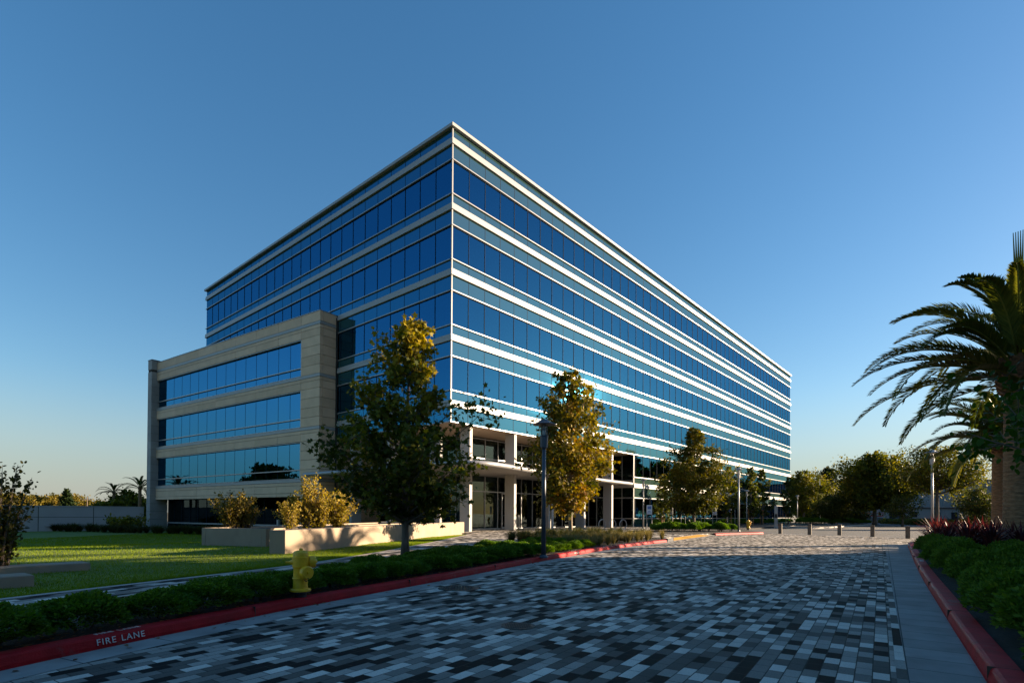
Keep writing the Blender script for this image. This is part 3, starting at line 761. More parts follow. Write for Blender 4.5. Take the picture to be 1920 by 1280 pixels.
for i in range(len(VJ) - 1):
    a_, b_ = VJ[i], VJ[i + 1]
    for s in range(4):
        zb = ZB[s]
        up = [(zb + 0.25, zb + 1.03)] if s == 0 else []
        for z0, z1 in up + [(zb - 0.28, zb - 0.005), (zb - 0.88, zb - 0.28)]: panel(a_, b_, z0, z1)
        if s == 3: panel(a_, b_, zb - 1.18, zb - 0.88)
    if i == 0:
        for s in range(3):
            zz = [ZB[s] - 0.88, ZB[s] - 1.64, ZB[s] - 2.40, ZB[s] - 3.16, ZB[s + 1] + 0.25]
            for j in range(4): panel(a_, b_, zz[j + 1], zz[j])
        zz = [ZB[3] - 1.18, 1.9, 1.15, 0.4, -0.35, -0.85]
        for j in range(5): panel(a_, b_, zz[j + 1], zz[j])
        continue
st.build('stone_cladding', M_stone, wing, tints=True)
# the return wall at the near corner, running back under the overhang
st = MB()
def rpanel(v0, v1, z0, z1): st.box(0.0, v0 + 0.014, z0 + 0.014, 0.11, v1 - 0.014, z1 - 0.014, random.random())
for s in range(4):
    zb = ZB[s]
    zz = ([zb + 1.03, zb + 0.25] if s == 0 else []) + [zb - 0.005, zb - 0.28, zb - 0.88, zb - 1.64, zb - 2.40, zb - 3.16, (ZB[s + 1] + 0.25 if s < 3 else -0.3)]
    for j in range(len(zz) - 1):
        if abs(zz[j] - zb - 0.25) < 1e-6: continue
        rpanel(-1.60, -0.285, zz[j + 1], zz[j])
        if zz[j] < 7.25:
            rpanel(-4.2, -1.60, zz[j + 1], zz[j]); rpanel(-6.4, -4.2, zz[j + 1], zz[j])
st.build('return_cladding', M_stone, wing, tints=True)
MB().box(0.112, -6.4, -0.3, 0.3, -0.71, 7.2).build('return_backing', M_joint, wing)
for zb in ZB: MB().box(0.002, -0.27, zb + 0.012, WL, 0.014, zb + 0.235).box(-0.012, -1.60, zb + 0.012, 0.10, 0.012, zb + 0.235).build('pale_band', M_white, wing)
MB().box(0.02, -0.45, ZB[0] + 1.035, WL, 0.03, ZB[0] + 1.09).box(0.0, -1.6, ZB[0] + 1.036, 0.15, -0.46, ZB[0] + 1.089).build('coping', M_silver, wing)
MB().box(0.2, -4.6, ZB[0] + 0.9, WL - .2, -0.46, ZB[0] + 1.0).build('roof', M_slab, wing)
rl = MB(); rl.tube([(2.0, -0.35, ZB[0] + 1.30), (25.5, -0.35, ZB[0] + 1.30)], 0.025, 6)
for i in range(14): rl.tube([(2.0 + 1.8 * i, -0.35, ZB[0] + 1.08), (2.0 + 1.8 * i, -0.35, ZB[0] + 1.30)], 0.02, 6)
rl.build('roof_rail', M_mull, wing)
for s in range(3):
    z0, z1 = ZB[s + 1] + 0.26, ZB[s] - 0.90
    w = MB().box(2.50, -0.26, z0 + 0.05, WL - 0.02, -0.22, z1 - 0.05).build('ribbon_window', M_wingglass, wing)
    fr = MB(); fr.box(2.44, -0.28, z1 - 0.05, WL - 0.01, -0.02, z1); fr.box(2.44, -0.28, z0, WL - 0.01, 0.0, z0 + 0.05); fr.box(2.43, -0.28, z0 + .05, 2.5, -0.02, z1 - .05)
    fr.box(2.5, -0.25, ZB[s] - 3.20, WL - 0.02, -0.10, ZB[s] - 3.12)
    fr.build('frame', M_silver, w)
    mu = MB().box(2.51, -0.268, z1 - .075, WL - .03, -.214, z1 - .052)
    for i in range(1, 15):
        u = 2.50 + 1.68 * i
        if u < WL - 0.2: mu.box(u - 0.018, -0.27, z0 + 0.051, u + 0.018, -0.212, z1 - 0.051)
    mu.build('mullion', M_mull, w)
g_ = MB().box(2.6, -1.25, -0.8, WL - 0.1, -1.2, 2.7).build('ground_floor_glazing', M_darkglass, wing)
vm = MB(); fr = MB(); fr.box(2.6, -1.26, 0.12, WL - .1, -1.12, 0.26); fr.box(6.9, -1.2, -0.8, 7.15, -1.0, 0.7)
for i in range(1, 15): vm.box(2.6 + 1.68 * i - .02, -1.22, -0.8, 2.6 + 1.68 * i + .02, -1.16, 2.7)
vm.box(2.6, -1.215, 2.6, WL - .1, -1.165, 2.65)
fr.build('frame', M_silver, g_); vm.build('mullion', M_mull, g_)
MB().box(0.13, -4.4, 2.66, WL, -0.29, 2.74).build('soffit', M_soffit, wing)
MB().box(2.5, -4.5, -0.8, WL, -4.4, 2.65).build('back_wall', M_dark, wing)
st = MB(); pz = [17.5, 16.49, 16.24, 15.5]
z = 15.5
while z > -0.9: z -= 0.83; pz.append(z)
for j in range(len(pz) - 1):
    o = 0.0 if j != 1 else -0.03
    st.box(WL + 0.01 - o, -1.2, pz[j + 1] + 0.009, WL + 0.87 + o, 0.52 + o, pz[j] - 0.009, random.random())
st.build('corner_pier', M_stone_grey, wing, tints=True)
MB().box(WL + 0.04, -1.1, -0.9, WL + 0.84, 0.49, 17.48).build('pier_backing', M_joint, wing)
MB().box(WL - 0.02, -1.2, 17.5, WL + 0.9, 0.55, 17.56).build('pier_cap', M_lamp, wing)


# ------------------------------------------------------------------ foliage helpers
T_OVAL = np.array([(0, 0, 0), (0.5, 0.26, 0.05), (1, 0, 0), (0.5, -0.26, 0.05)], float)
T_WIDE = np.array([(0, 0, 0), (0.25, 0.34, 0.06), (0.7, 0.30, 0.04), (1, 0, -0.05), (0.7, -0.30, 0.04), (0.25, -0.34, 0.06)], float)
T_LOBE = np.array([(0, 0, 0), (0.10, 0.16, .02), (0.02, 0.46, .06), (0.34, 0.26, .05), (0.62, 0.58, .02), (0.66, 0.22, .03), (1.05, 0, -.06),
                   (0.66, -0.22, .03), (0.62, -0.58, .02), (0.34, -0.26, .05), (0.02, -0.46, .06), (0.10, -0.16, .02)], float)
T_BLADE = np.array([(0, 0.03, 0), (0.5, 0.028, 0.10), (1, 0, 0), (0.5, -0.028, 0.10), (0, -0.03, 0)], float)
def unit(a): return a / np.maximum(np.linalg.norm(a, axis=1, keepdims=True), 1e-9)
def raw_mesh(name, mat, V, k, tint):
    """V: (n*k, 3) points, every run of k points is one face"""
    n = len(V) // k
    me = bpy.data.meshes.new(name)
    me.vertices.add(len(V)); me.vertices.foreach_set('co', V.astype(np.float32).ravel())
    me.loops.add(n * k); me.loops.foreach_set('vertex_index', np.arange(n * k, dtype=np.int32))
    me.polygons.add(n); me.polygons.foreach_set('loop_start', np.arange(0, n * k, k, dtype=np.int32))
    me.polygons.foreach_set('loop_total', np.full(n, k, dtype=np.int32))
    me.materials.append(mat)
    at = me.attributes.new('tint', 'FLOAT', 'FACE'); at.data.foreach_set('value', np.clip(tint, 0, 1).astype(np.float32))
    me.update(); me.validate()
    return me
def leaf_verts(P, size, T, A=None, up=0.5):
    """leaves at points P; A the way each leaf points (random when None); up pulls the leaf normals upwards"""
    n = len(P)
    if A is None: A = rng.normal(size=(n, 3))
    A = unit(A)
    Nn = rng.normal(size=(n, 3)); Nn[:, 2] += up * 2
    B = unit(np.cross(Nn, A)); Nn = np.cross(A, B)
    size = np.broadcast_to(np.asarray(size, float), (n,))[:, None, None]
    V = P[:, None, :] + size * (T[None, :, 0:1] * A[:, None, :] + T[None, :, 1:2] * B[:, None, :] + T[None, :, 2:3] * Nn[:, None, :])
    return V.reshape(-1, 3)
def mesh_obj(name, me, parent=None):
    return link(bpy.data.objects.new(name, me), parent)

def grow_tree(h, r_env, trunk_h, n_br, leaves_per, leaf, T, lmat, bmat, trunk_r, up=0.6, seed=1, tint=(0.5, 0.25), rise=0.6, name_leaf='crown', droop=0.0, tip=0.35, spread=0.16, sun_top=0.0):
    """a tapered trunk with limbs and twigs, and leaves set along the outer part of every twig.
    r_env(t): crown radius at relative crown height t in 0..1. Returns (trunk mesh, crown mesh)."""
    g = np.random.default_rng(seed)
    mb = MB()
    lean = g.normal(0, 0.015 * h, 2)
    def tp(z):
        t = z / h
        return np.array([lean[0] * t * t + 0.02 * h * .3 * math.sin(3 * t + seed), lean[1] * t * t + 0.02 * h * .3 * math.cos(2.5 * t + seed), z])
    zz = np.linspace(0, h * 0.96, 12)
    rr = [trunk_r * (1.35 if i == 0 else 1) * (1 - 0.93 * (z / h)) for i, z in enumerate(zz)]
    mb.tube([tp(z) for z in zz], rr, 9)
    PTS, DIR, CLU = [], [], []
    for i in range(n_br):
        t = (i + g.random()) / n_br
        zc = trunk_h + (h - trunk_h) * (t ** 0.9)
        az = i * 2.39996 + g.normal(0, 0.35)
        R0 = r_env(t) * g.uniform(0.45, 1.18) * (1 + 0.16 * math.sin(2 * az + seed) + 0.10 * math.sin(3 * az + 4 * t + seed))
        d = np.array([math.cos(az), math.sin(az), 0.0])
        zs = max(zc - rise * R0, trunk_h * 0.8 + 0.1 * t)
        base = tp(zs)
        end = base + d * R0 + np.array([0, 0, rise * R0 * g.uniform(.75, 1.25)])
        mid = (base + end) / 2 + np.array([0, 0, -0.10 * R0])
        q = [(1 - s) ** 2 * base + 2 * s * (1 - s) * mid + s * s * end for s in np.linspace(0, 1, 6)]
        br = max(trunk_r * 0.42 * (1 - 0.8 * t), 0.012)
        mb.tube(q, [br * (1 - 0.8 * s) for s in np.linspace(0, 1, 6)], 5, caps=False)
        ctint = g.normal(0, tint[1] * 0.6)
        nt = max(3, int(R0 * 5))
        for j in range(nt):
            s = g.uniform(0.25, 1.0)
            p0 = (1 - s) ** 2 * base + 2 * s * (1 - s) * mid + s * s * end
            td = unit((d * 0.7 + g.normal(0, 0.8, 3) + np.array([0, 0, 0.35 - droop]))[None])[0]
            L = g.uniform(0.35, 1.0) * tip * (0.5 + 0.5 * R0)
            p1 = p0 + td * L
            if L > 0.2: mb.tube([p0, p1], [0.010, 0.004], 3, caps=False)
            nl = max(3, int(leaves_per * g.uniform(.6, 1.3)))
            u = g.random(nl)[:, None] ** 0.7
            PTS.append(p0 + (p1 - p0) * u + g.normal(0, spread * (0.4 + 0.6 * R0) * 0.55, (nl, 3)))
            DIR.append(td + g.normal(0, 0.9, (nl, 3)) + np.array([0, 0, -0.35 - droop])); CLU.append(np.full(nl, ctint + g.normal(0, tint[1] * .35)))
    P = np.vstack(PTS); D = np.vstack(DIR); C = np.concatenate(CLU)
    V = leaf_verts(P, leaf * g.uniform(0.65, 1.25, len(P)), T, D, up)
    tt = tint[0] + C + g.normal(0, tint[1] * 0.6, len(P)) + sun_top * np.clip(P[:, 2] / h, 0, 1) ** 3     # golden sunlight painted into the leaf colour towards the crown top
    return mb.mesh('trunk', bmat, smooth=True), raw_mesh(name_leaf, lmat, V, len(T), tt)
def tree_obj(name, meshes, loc, rz, label, cat='tree', group=None, s=1.0):
    o = empty(name, loc, rz, label, cat, group); o.scale = (s, s, s) if not hasattr(s, '__len__') else s
    mesh_obj('trunk', meshes[0], o); mesh_obj('crown', meshes[1], o)
    return o
def outline(pts):
    xs_ = [p[0] for p in pts]; ys_ = [p[1] for p in pts]
    return lambda t: float(np.interp(t, xs_, ys_))
def pyramid(rmax, p=1.0, low=0.25):
    return lambda t: rmax * (min(t / low, 1) ** 0.5) * (1 - max(t - low, 0) / (1 - low)) ** p + 0.12 * rmax

# ---- the three sycamores along the drive
def pl(x, y, h=ZW): return G(x, y, h)
p = pl(761, 1050)
E760 = outline([(0, .8), (.08, 1.35), (.2, 1.74), (.42, 1.68), (.56, 1.2), (.68, .82), (.9, .58), (1, .25)])
m = grow_tree(5.95, E760, 1.15, 92, 24, 0.128, T_LOBE, M_syc_green, M_bark, 0.10, seed=5, tint=(0.36, 0.22), rise=0.60, tip=0.45, spread=0.19, sun_top=0.6)
tree_obj('sycamore_tree', m, p, 0.6, 'young sycamore with dark crown and golden sunlit top in the hedge nearest the hydrant', group='sycamores along the drive')
p = pl(1068, 1010)
E1068 = outline([(0, 1.0), (.12, 1.7), (.3, 2.15), (.5, 2.05), (.65, 1.65), (.8, 1.35), (.92, .9), (1, .35)])
m = grow_tree(8.0, E1068, 1.5, 100, 24, 0.155, T_LOBE, M_syc_gold, M_bark_pale, 0.11, seed=11, tint=(0.45, 0.24), rise=0.62, tip=0.45, spread=0.19)
tree_obj('sycamore_tree', m, p, 1.9, 'golden brown sycamore standing behind the dark lamp post in the dry grass bed', group='sycamores along the drive')
p = AT(1301, 47, ZW)
E1300 = outline([(0, 1.5), (.15, 2.6), (.35, 2.7), (.6, 1.9), (.8, 1.1), (1, .4)])
m = grow_tree(8.7, E1300, 1.5, 96, 23, 0.18, T_LOBE, M_syc_gold, M_bark_pale, 0.12, seed=23, tint=(0.28, 0.2), rise=0.55, tip=0.45, spread=0.2)
tree_obj('sycamore_tree', m, p, 0.3, 'broad olive green sycamore among the blue signs by the facade', group='sycamores along the drive')

# ---- slim young trees by the facade, each between two orange stakes
m_slim = grow_tree(6.6, lambda t: 1.25 * min(1, (t / 0.2) ** .5) * (1 - max(t - .35, 0) / .65) ** 0.7 + .12, 1.3, 46, 16, 0.20, T_LOBE, M_syc_green, M_bark, 0.07, seed=31, tint=(0.3, 0.2))
def stakes(o):
    for s in (-0.32, 0.32): MB().tube([(s, 0, 0), (s, 0, 1.75)], 0.04, 7).build('stake', M_stake, o)
    MB().box(-0.34, -0.015, 1.45, 0.34, 0.015, 1.52).build('tie', M_black, o)
for i, (x, D, s) in enumerate([(1243, 50, 0.72), (1366, 58, 0.95), (1408, 66, 1.05), (1428, 74, 1.12), (1478, 78, 1.0), (1540, 92, 0.95)]):
    o = tree_obj('young_tree', m_slim, AT(x, D, 0.12), i * 1.3,
        ['slim young tree with two orange stakes just left of the broad sycamore', 'dark slim tree left of the tall lamp by the pink kerb', 'dark slim tree right of the tall lamp by the pink kerb',
         'dark slim tree behind the grey lamp near the end of the facade', 'small dark tree at the far corner of the glass building', 'small staked tree beside the parking bays'][i], group='young staked trees by the facade', s=s)
    stakes(o)

# ---- far trees on the right
def far_tree(kind, x, D, h, w, label, seed, zb=0.0, trunk=0.25, nb=90, leaf=0.34, lp=12, name='far_tree'):
    M_ = {'oak': M_oak, 'olive': M_olive, 'conif': M_conif, 'far': M_far}[kind]
    env = {'oak': lambda t: w * (math.sin(math.pi * min(max(t * 0.86 + 0.14, 0), 1)) ** 0.6) + .1, 'olive': lambda t: w * math.sin(math.pi * (0.12 + 0.85 * t)) ** 0.6,
           'conif': lambda t: w * (1 - t) ** 0.55 * min(1, (t / .1) ** .5) + .1, 'far': lambda t: w * math.sin(math.pi * (0.1 + 0.88 * t)) ** 0.5}[kind]
    mm = grow_tree(h, env, h * trunk, nb, lp, leaf, T_WIDE, M_, M_bark, 0.02 * h + .06, seed=seed, tint=(0.45, 0.25), rise=0.45, tip=0.55, spread=0.26)
    return tree_obj(name, mm, AT(x, D, zb), seed * 0.7, label)
def hz(y, D, x): return ZAT(y, D, x)
far_tree('oak', 1508, 120, hz(882, 120, 1508), 5.2, 'brown green leafy tree touching the far end of the glass facade', 41, nb=80)
far_tree('oak', 1480, 135, hz(890, 135, 1480), 4.2, 'dark tree half hidden behind the far corner of the glass building', 42, nb=60)
far_tree('conif', 1552, 125, hz(876, 125, 1552), 5.0, 'tallest dark evergreen left of the big dark oak', 43, nb=120, lp=14, trunk=.1)
far_tree('conif', 1580, 128, hz(900, 128, 1580), 3.6, 'shorter dark evergreen on the right flank of the tallest evergreen', 44, nb=80, lp=12, trunk=.1)
far_tree('olive', 1560, 88, hz(925, 88, 1560), 3.3, 'rounded olive green tree in front of the evergreens', 45, nb=70, lp=14, leaf=.24, trunk=.2)
far_tree('olive', 1600, 92, hz(948, 92, 1600), 2.3, 'low grey green bush tree left of the red lift', 46, nb=50, lp=14, leaf=.22, trunk=.1)
far_tree('oak', 1640, 82, hz(851, 82, 1640), 4.8, 'largest dark oak with a golden left side above the red lift', 47, nb=130, lp=15, leaf=.34, trunk=.3)
far_tree('oak', 1756, 66, hz(838, 66, 1756), 4.5, 'wide oak with bare forked limbs in front of the warehouse', 49, nb=84, lp=13, leaf=.22, trunk=.52)
far_tree('olive', 1692, 72, hz(928, 72, 1692), 2.0, 'thin pale tree left of the bare forked oak', 50, nb=36, lp=9, leaf=.2, trunk=.3)
far_tree('olive', 1836, 55, hz(916, 55, 1836), 1.9, 'rounded olive green tree in front of the warehouse left of the palm trunk', 51, nb=64, lp=16, leaf=.18, trunk=.2)
far_tree('oak', 1530, 150, hz(915, 150, 1530), 7, 'dark low oak behind the parking lamps', 53, nb=90, lp=14, leaf=.5, trunk=.12)
# ---- far trees on the left, beyond the panel wall
far_tree('far', 60, 150, hz(926, 150, 60), 5.0, 'golden tree crown beyond the left end of the panel wall', 60, zb=-0.8, leaf=.5)
far_tree('far', 118, 160, hz(925, 160, 118), 6.0, 'broad golden tree crown in the middle beyond the panel wall', 61, zb=-0.8, leaf=.5)
far_tree('conif', 126, 150, hz(912, 150, 126), 1.9, 'pointed dark conifer rising above the golden trees', 62, zb=-0.8, leaf=.4, trunk=.05)
far_tree('far', 158, 165, hz(937, 165, 158), 5.0, 'low golden tree crown beside the utility pole', 63, zb=-0.8, leaf=.5)
far_tree('far', 15, 120, hz(922, 120, 15), 5.0, 'yellow green tree crown behind the bush at the left edge', 64, zb=-0.8, leaf=.45)
far_tree('far', 190, 170, hz(944, 170, 190), 5.0, 'lowest golden tree crown right of the utility pole', 65, zb=-0.8, leaf=.5)
far_tree('oak', 240, 78, hz(912, 78, 240), 3.2, 'dark green tree between the two small palms by the stone pier', 66, zb=-0.8, leaf=.34, trunk=.2)
far_tree('oak', 212, 74, hz(930, 74, 212), 2.6, 'dark bushy tree below the small palm left of the stone pier', 67, zb=-0.8, leaf=.34, trunk=.15)
far_tree('oak', 236, 55, hz(958, 55, 236), 1.5, 'small dark tree in a wooden cage in front of the panel wall', 68, zb=-0.75, leaf=.22, nb=50, trunk=.3)

# ---- trees beyond the right edge of the frame: they shade the drive and are mirrored in the facade
m_row = grow_tree(9.5, lambda t: 3.4 * math.sin(math.pi * (0.14 + 0.80 * t)) ** 0.6, 2.4, 90, 13, 0.42, T_WIDE, M_oak, M_bark, 0.25, seed=71, tint=(0.4, 0.25))
m_row2 = grow_tree(11.0, lambda t: 2.9 * (1 - t) ** 0.5 * min(1, (t / .1) ** .5) + .2, 2.2, 90, 13, 0.42, T_WIDE, M_conif, M_bark, 0.24, seed=72, tint=(0.45, 0.25))
k = 0
for i, x in enumerate(range(96, 240, 8)):
    k += 1
    tree_obj('roadside_tree', m_row if i % 3 else m_row2, (x + random.uniform(-1.5, 1.5), -37 - 0.085 * (x - 96) + random.uniform(-2.0, 1.5), 0), i * 1.1,
             'evenly spaced roadside tree mirrored in the lower windows of the facade', group='roadside trees mirrored in the facade', s=random.uniform(1.2, 1.65))

for i, (x, y, sc_) in enumerate([(-33, 60, 1.0), (-38, 67, 1.15), (-43, 71, 1.2), (-49, 78, 1.1), (-30, 58, .8)]):
    tree_obj('lawn_tree', m_row, (x, y, -0.8), i * 1.9, 'dark round tree outside the frame mirrored in the lowest windows of the stone wing', group='trees mirrored in the stone wing', s=sc_)
# ---- multi-stemmed bushes in the planters and at the left edge
def bush(h, w, stems, leaves, leaf, lmat, seed, tint=(0.5, 0.25)):
    g = np.random.default_rng(seed); mb = MB(); P = []; D = []; C = []
    for i in range(stems):
        az = g.uniform(0, 2 * math.pi); L = h * g.uniform(0.55, 1.0); out = w * g.uniform(0.15, 1.0)
        b = np.array([math.cos(az), math.sin(az), 0]) * w * 0.25 * g.random()
        e = b + np.array([math.cos(az) * out, math.sin(az) * out, L * (1 - 0.25 * out / w)])
        c = b * .4 + e * .6 + np.array([-math.cos(az), -math.sin(az), 0.4]) * out * .3
        q = [(1 - s) ** 2 * b + 2 * s * (1 - s) * c + s * s * e for s in np.linspace(0, 1, 6)]
        mb.tube(q, [0.016 * (1 - .75 * s) for s in np.linspace(0, 1, 6)], 4, caps=False)
        s = g.uniform(0.12, 1.0, leaves)[:, None]
        pts = (1 - s) ** 2 * b + 2 * s * (1 - s) * c + s * s * e + g.normal(0, 0.075 * w + .02, (leaves, 3)) * (1.15 - .55 * s)
        P.append(pts); D.append(g.normal(0, 1, (leaves, 3)) + np.array([0, 0, .5])); C.append(np.full(leaves, g.normal(0, tint[1] * .5)))
    P = np.vstack(P); D = np.vstack(D); C = np.concatenate(C); P[:, 2] = np.abs(P[:, 2])
    V = leaf_verts(P, leaf * g.uniform(.6, 1.3, len(P)), T_WIDE, D, 0.3)
    return mb.mesh('stems', M_bark, smooth=True), raw_mesh('foliage', lmat, V, len(T_WIDE), tint[0] + C + g.normal(0, tint[1] * .6, len(P)))
def bush_obj(m, loc, rz, label, group=None, s=1):
    o = empty('leafy_bush', loc, rz, label, 'bush', group); o.scale = (s, s, s)
    mesh_obj('stems', m[0], o); mesh_obj('foliage', m[1], o); return o
b1 = bush(2.15, 0.62, 30, 85, 0.075, M_bush, 81); b2 = bush(1.7, 0.8, 34, 85, 0.075, M_bush, 82); b3 = bush(1.5, 0.85, 40, 70, 0.075, M_bush_dark, 83)
ZP = 0.68
bush_obj(b1, AT(578, 19.2, ZP), 0, 'tallest golden bush in the long planter with two upright tips', 'bushes in the planters')
bush_obj(b2, AT(632, 20.0, ZP), 1.2, 'golden bush in the long planter beside the white column', 'bushes in the planters')
bush_obj(b2, AT(600, 19.4, ZP), 2.6, 'low golden bush in the long planter between two taller bushes', 'bushes in the planters', 0.75)
bush_obj(b2, AT(545, 18.8, ZP), 3.9, 'low golden bush at the near end of the long planter', 'bushes in the planters', 0.72)
bush_obj(b3, AT(432, 21.3, ZP), 0.5, 'dark brown green bush in the small planter with sunlit tips', 'bushes in the planters', 1.08)
bush_obj(b3, AT(462, 21.8, ZP), 2.5, 'dark low bush at the right of the small planter', 'bushes in the planters', 0.8)
b4 = bush(2.55, 0.62, 40, 52, 0.070, M_bush_dark, 84, (0.25, 0.25))
bush_obj(b4, AT(-2, 10.4, 0.10), 0.4, 'dark upright bush at the left edge beside the stone benches')

# ---- clipped shrubs
def shrub_mesh(r, hgt, n, leaf, seed, lmat=M_shrub):
    g = np.random.default_rng(seed)
    d = unit(g.normal(size=(n, 3))); d[:, 2] = np.abs(d[:, 2]) * 1.0 - 0.12; d = unit(d)
    lum = 1 + 0.10 * np.sin(d[:, 0] * 5 + seed) + 0.09 * np.sin(d[:, 1] * 6 + 2 * seed) + 0.08 * np.sin(d[:, 2] * 7 + d[:, 0] * 4)
    rad = lum * (1 - 0.32 * g.random(n) ** 2.0) + g.normal(0, 0.035, n)
    P = d * rad[:, None] * np.array([r, r, hgt * .62]); P[:, 2] += hgt * 0.36; P[:, 2] = np.maximum(P[:, 2], 0.02)
    V = leaf_verts(P, leaf * g.uniform(.6, 1.35, n), T_OVAL, d + g.normal(0, .55, (n, 3)) + np.array([0, 0, .35]), .25)
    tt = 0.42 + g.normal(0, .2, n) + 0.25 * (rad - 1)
    st = MB()
    for i in range(9):
        a_ = g.uniform(0, 6.28); st.tube([(0.05 * math.cos(a_), 0.05 * math.sin(a_), 0), (r * .55 * math.cos(a_), r * .55 * math.sin(a_), hgt * .6)], [0.012, 0.005], 4, caps=False)
    return st.mesh('stems', M_bark), raw_mesh('foliage', lmat, V, len(T_OVAL), tt)
SH = [shrub_mesh(0.40, 0.52, 8200, 0.046, 90 + i) for i in range(4)]
def shrub_obj(i, loc, rz, label, group, s):
    o = empty('round_shrub', loc, rz, label, 'shrub', group); o.scale = s
    mesh_obj('stems', SH[i][0], o); mesh_obj('foliage', SH[i][1], o); return o
cnt = 0
def along(cv, s):
    acc = 0
    for i in range(1, len(cv)):
        L = (cv[i] - cv[i - 1]).length
        if acc + L >= s: return cv[i - 1].lerp(cv[i], (s - acc) / L)
        acc += L
    return cv[-1]
KF = [p_ for p_ in offset(KL, 0.62) if p_.x > -25.5]
LEN_F = sum((KF[i] - KF[i - 1]).length for i in range(1, len(KF)))
hyd = G(563, 1124, 0.10)
tpos = [pl(761, 1050), pl(1068, 1010), pl(1019, 1045)]
s_ = 0.0
while s_ < LEN_F:
    q = along(KF, s_)
    if q.x < -7.2:
        for row in (0, 1, 2):
            wq = 0.72 * row
            if (row == 2 and q.x < -15.5) or (row == 1 and q.x < -20.5): continue
            t2 = along(KF, s_ + 0.3 * (row % 2) + .01); nrm = (along(KF, s_ + .1) - q).normalized(); nrm = Vector((-nrm.y, nrm.x, 0))
            pos = t2 + nrm * (wq + random.uniform(-.06, .06)) + Vector((random.uniform(-.06, .06), 0, 0.09))
            if (pos - hyd).xy.length < 0.34 or min((pos - t_).xy.length for t_ in tpos) < 0.22: continue
            sc = random.uniform(.80, 1.08); cnt += 1
            lab = ['clipped green shrub in the front row behind the left red kerb', 'clipped green shrub in the middle row of the left kerb bed', 'clipped green shrub in the back row of the left kerb bed by the walkway'][row]
            gr = ['shrubs behind the left red kerb', 'shrubs in the middle of the left bed', 'shrubs along the walkway side of the left bed'][row]
            shrub_obj(cnt % 4, pos, random.uniform(0, 6.28), lab, gr, (sc * 1.05, sc * 1.05, sc * random.uniform(.58, .76)))
    s_ += 0.72
# right bed: larger cushions in rows
KRr = [p_ for p_ in offset(KR, -0.72) if -21 < p_.x < 1.6]
LEN_R = sum((KRr[i] - KRr[i - 1]).length for i in range(1, len(KRr)))
for row in range(4):
    s_ = 1.2 + 0.5 * (row % 2)
    while s_ < LEN_R:
        q = along(KRr, s_); tn = (along(KRr, min(s_ + .1, LEN_R)) - along(KRr, max(s_ - .1, 0))).normalized()
        nr = Vector((tn.y, -tn.x, 0))
        pos = q + nr * (1.16 * row + random.uniform(-.1, .1)) + Vector((0, 0, 0.10)); cnt += 1; s_ += 1.22
        if pos.x > -2.4 + (pos.y + 25) * 1.8: continue
        sc = random.uniform(1.10, 1.32)
        shrub_obj(cnt % 4, pos, random.uniform(0, 6.28), ['cushion shaped green shrub next to the right red kerb', 'cushion shaped green shrub in the second row from the right kerb', 'cushion shaped green shrub in the third row from the right kerb', 'cushion shaped green shrub in the fourth row from the right kerb'][row],
                  ['shrubs beside the right red kerb', 'second row of shrubs in the right bed', 'third row of shrubs in the right bed', 'fourth row of shrubs in the right bed'][row], (sc, sc, sc * random.uniform(.86, 1.02)))
# shrubs and ground plants of the facade bed
for i in range(17):
    u = i / 16
    pos = G(1218 + 145 * u, 996 + 1.5 * u, 0.12) + Vector((random.uniform(0, 3.0), random.uniform(0.2, 1.0), 0))
    sc = random.uniform(.9, 1.5); cnt += 1
    shrub_obj(cnt % 4, pos, random.uniform(0, 6), 'loose green shrub in the sunlit bed below the blue signs', 'loose shrubs in the bed below the signs', (sc, sc, sc * .9))
for i in range(26):
    x = 27 + i * 2.05
    cnt += 1; sc = random.uniform(1.0, 1.5)
    shrub_obj(cnt % 4, (x, random.uniform(-1.5, -1.0), 0.12), random.uniform(0, 6), 'green shrub in the strip at the foot of the glass facade', 'shrubs at the foot of the facade', (sc, sc, sc))
for i in range(30):
    x = 1500 + 4.3 * i; cnt += 1; sc = random.uniform(1.4, 2.2)
    shrub_obj(cnt % 4, AT(x, 84 + random.uniform(0, 8), 0.1), random.uniform(0, 6), 'bright green shrub on the parking island', 'shrubs on the parking island', (sc, sc, sc * .85))

# ---- blades: flax, ornamental grasses, hedge grasses
def blade_clump(n, L, lean, w, lmat, seed, name='blades', tint=(.45, .25)):
    g = np.random.default_rng(seed); V = []; T_ = []
    for i in range(n):
        az = g.uniform(0, 6.283); l = L * g.uniform(.6, 1.1); o = lean * g.uniform(.15, 1.0) * l
        d = np.array([math.cos(az), math.sin(az), 0]); s = np.array([-d[1], d[0], 0])
        b = d * 0.05 * g.random() * L
        z = math.sqrt(max(l * l - o * o, .05 * l * l))
        m_ = b + d * o * .30 + np.array([0, 0, z * .62]); e = b + d * o + np.array([0, 0, z * g.uniform(.8, 1.0)])
        ww = w * g.uniform(.7, 1.2); tn = tint[0] + g.normal(0, tint[1])
        V += [b - s * ww * .7, b + s * ww * .7, m_ + s * ww, m_ - s * ww, m_ - s * ww, m_ + s * ww, e + s * ww * .12, e - s * ww * .12]; T_ += [tn, tn + .08]
    return raw_mesh(name, lmat, np.array(V), 4, np.array(T_))
FX = [blade_clump(54, 1.0, 0.72, 0.024, M_flax, 101 + i) for i in range(3)]
fl = []
for i in range(95):
    for _ in range(60):
        x = random.uniform(-12.5, 8.8); y = random.uniform(-30.5, -24.4)
        edge = -23.9 + (x - 2.4) * .09 - .62
        if y < edge and x > -1.9 + (y + 25) * 1.8 and all((x - a_) ** 2 + (y - b_) ** 2 > .42 for a_, b_ in fl): fl.append((x, y)); break
fl.sort(key=lambda q: q[1], reverse=True)
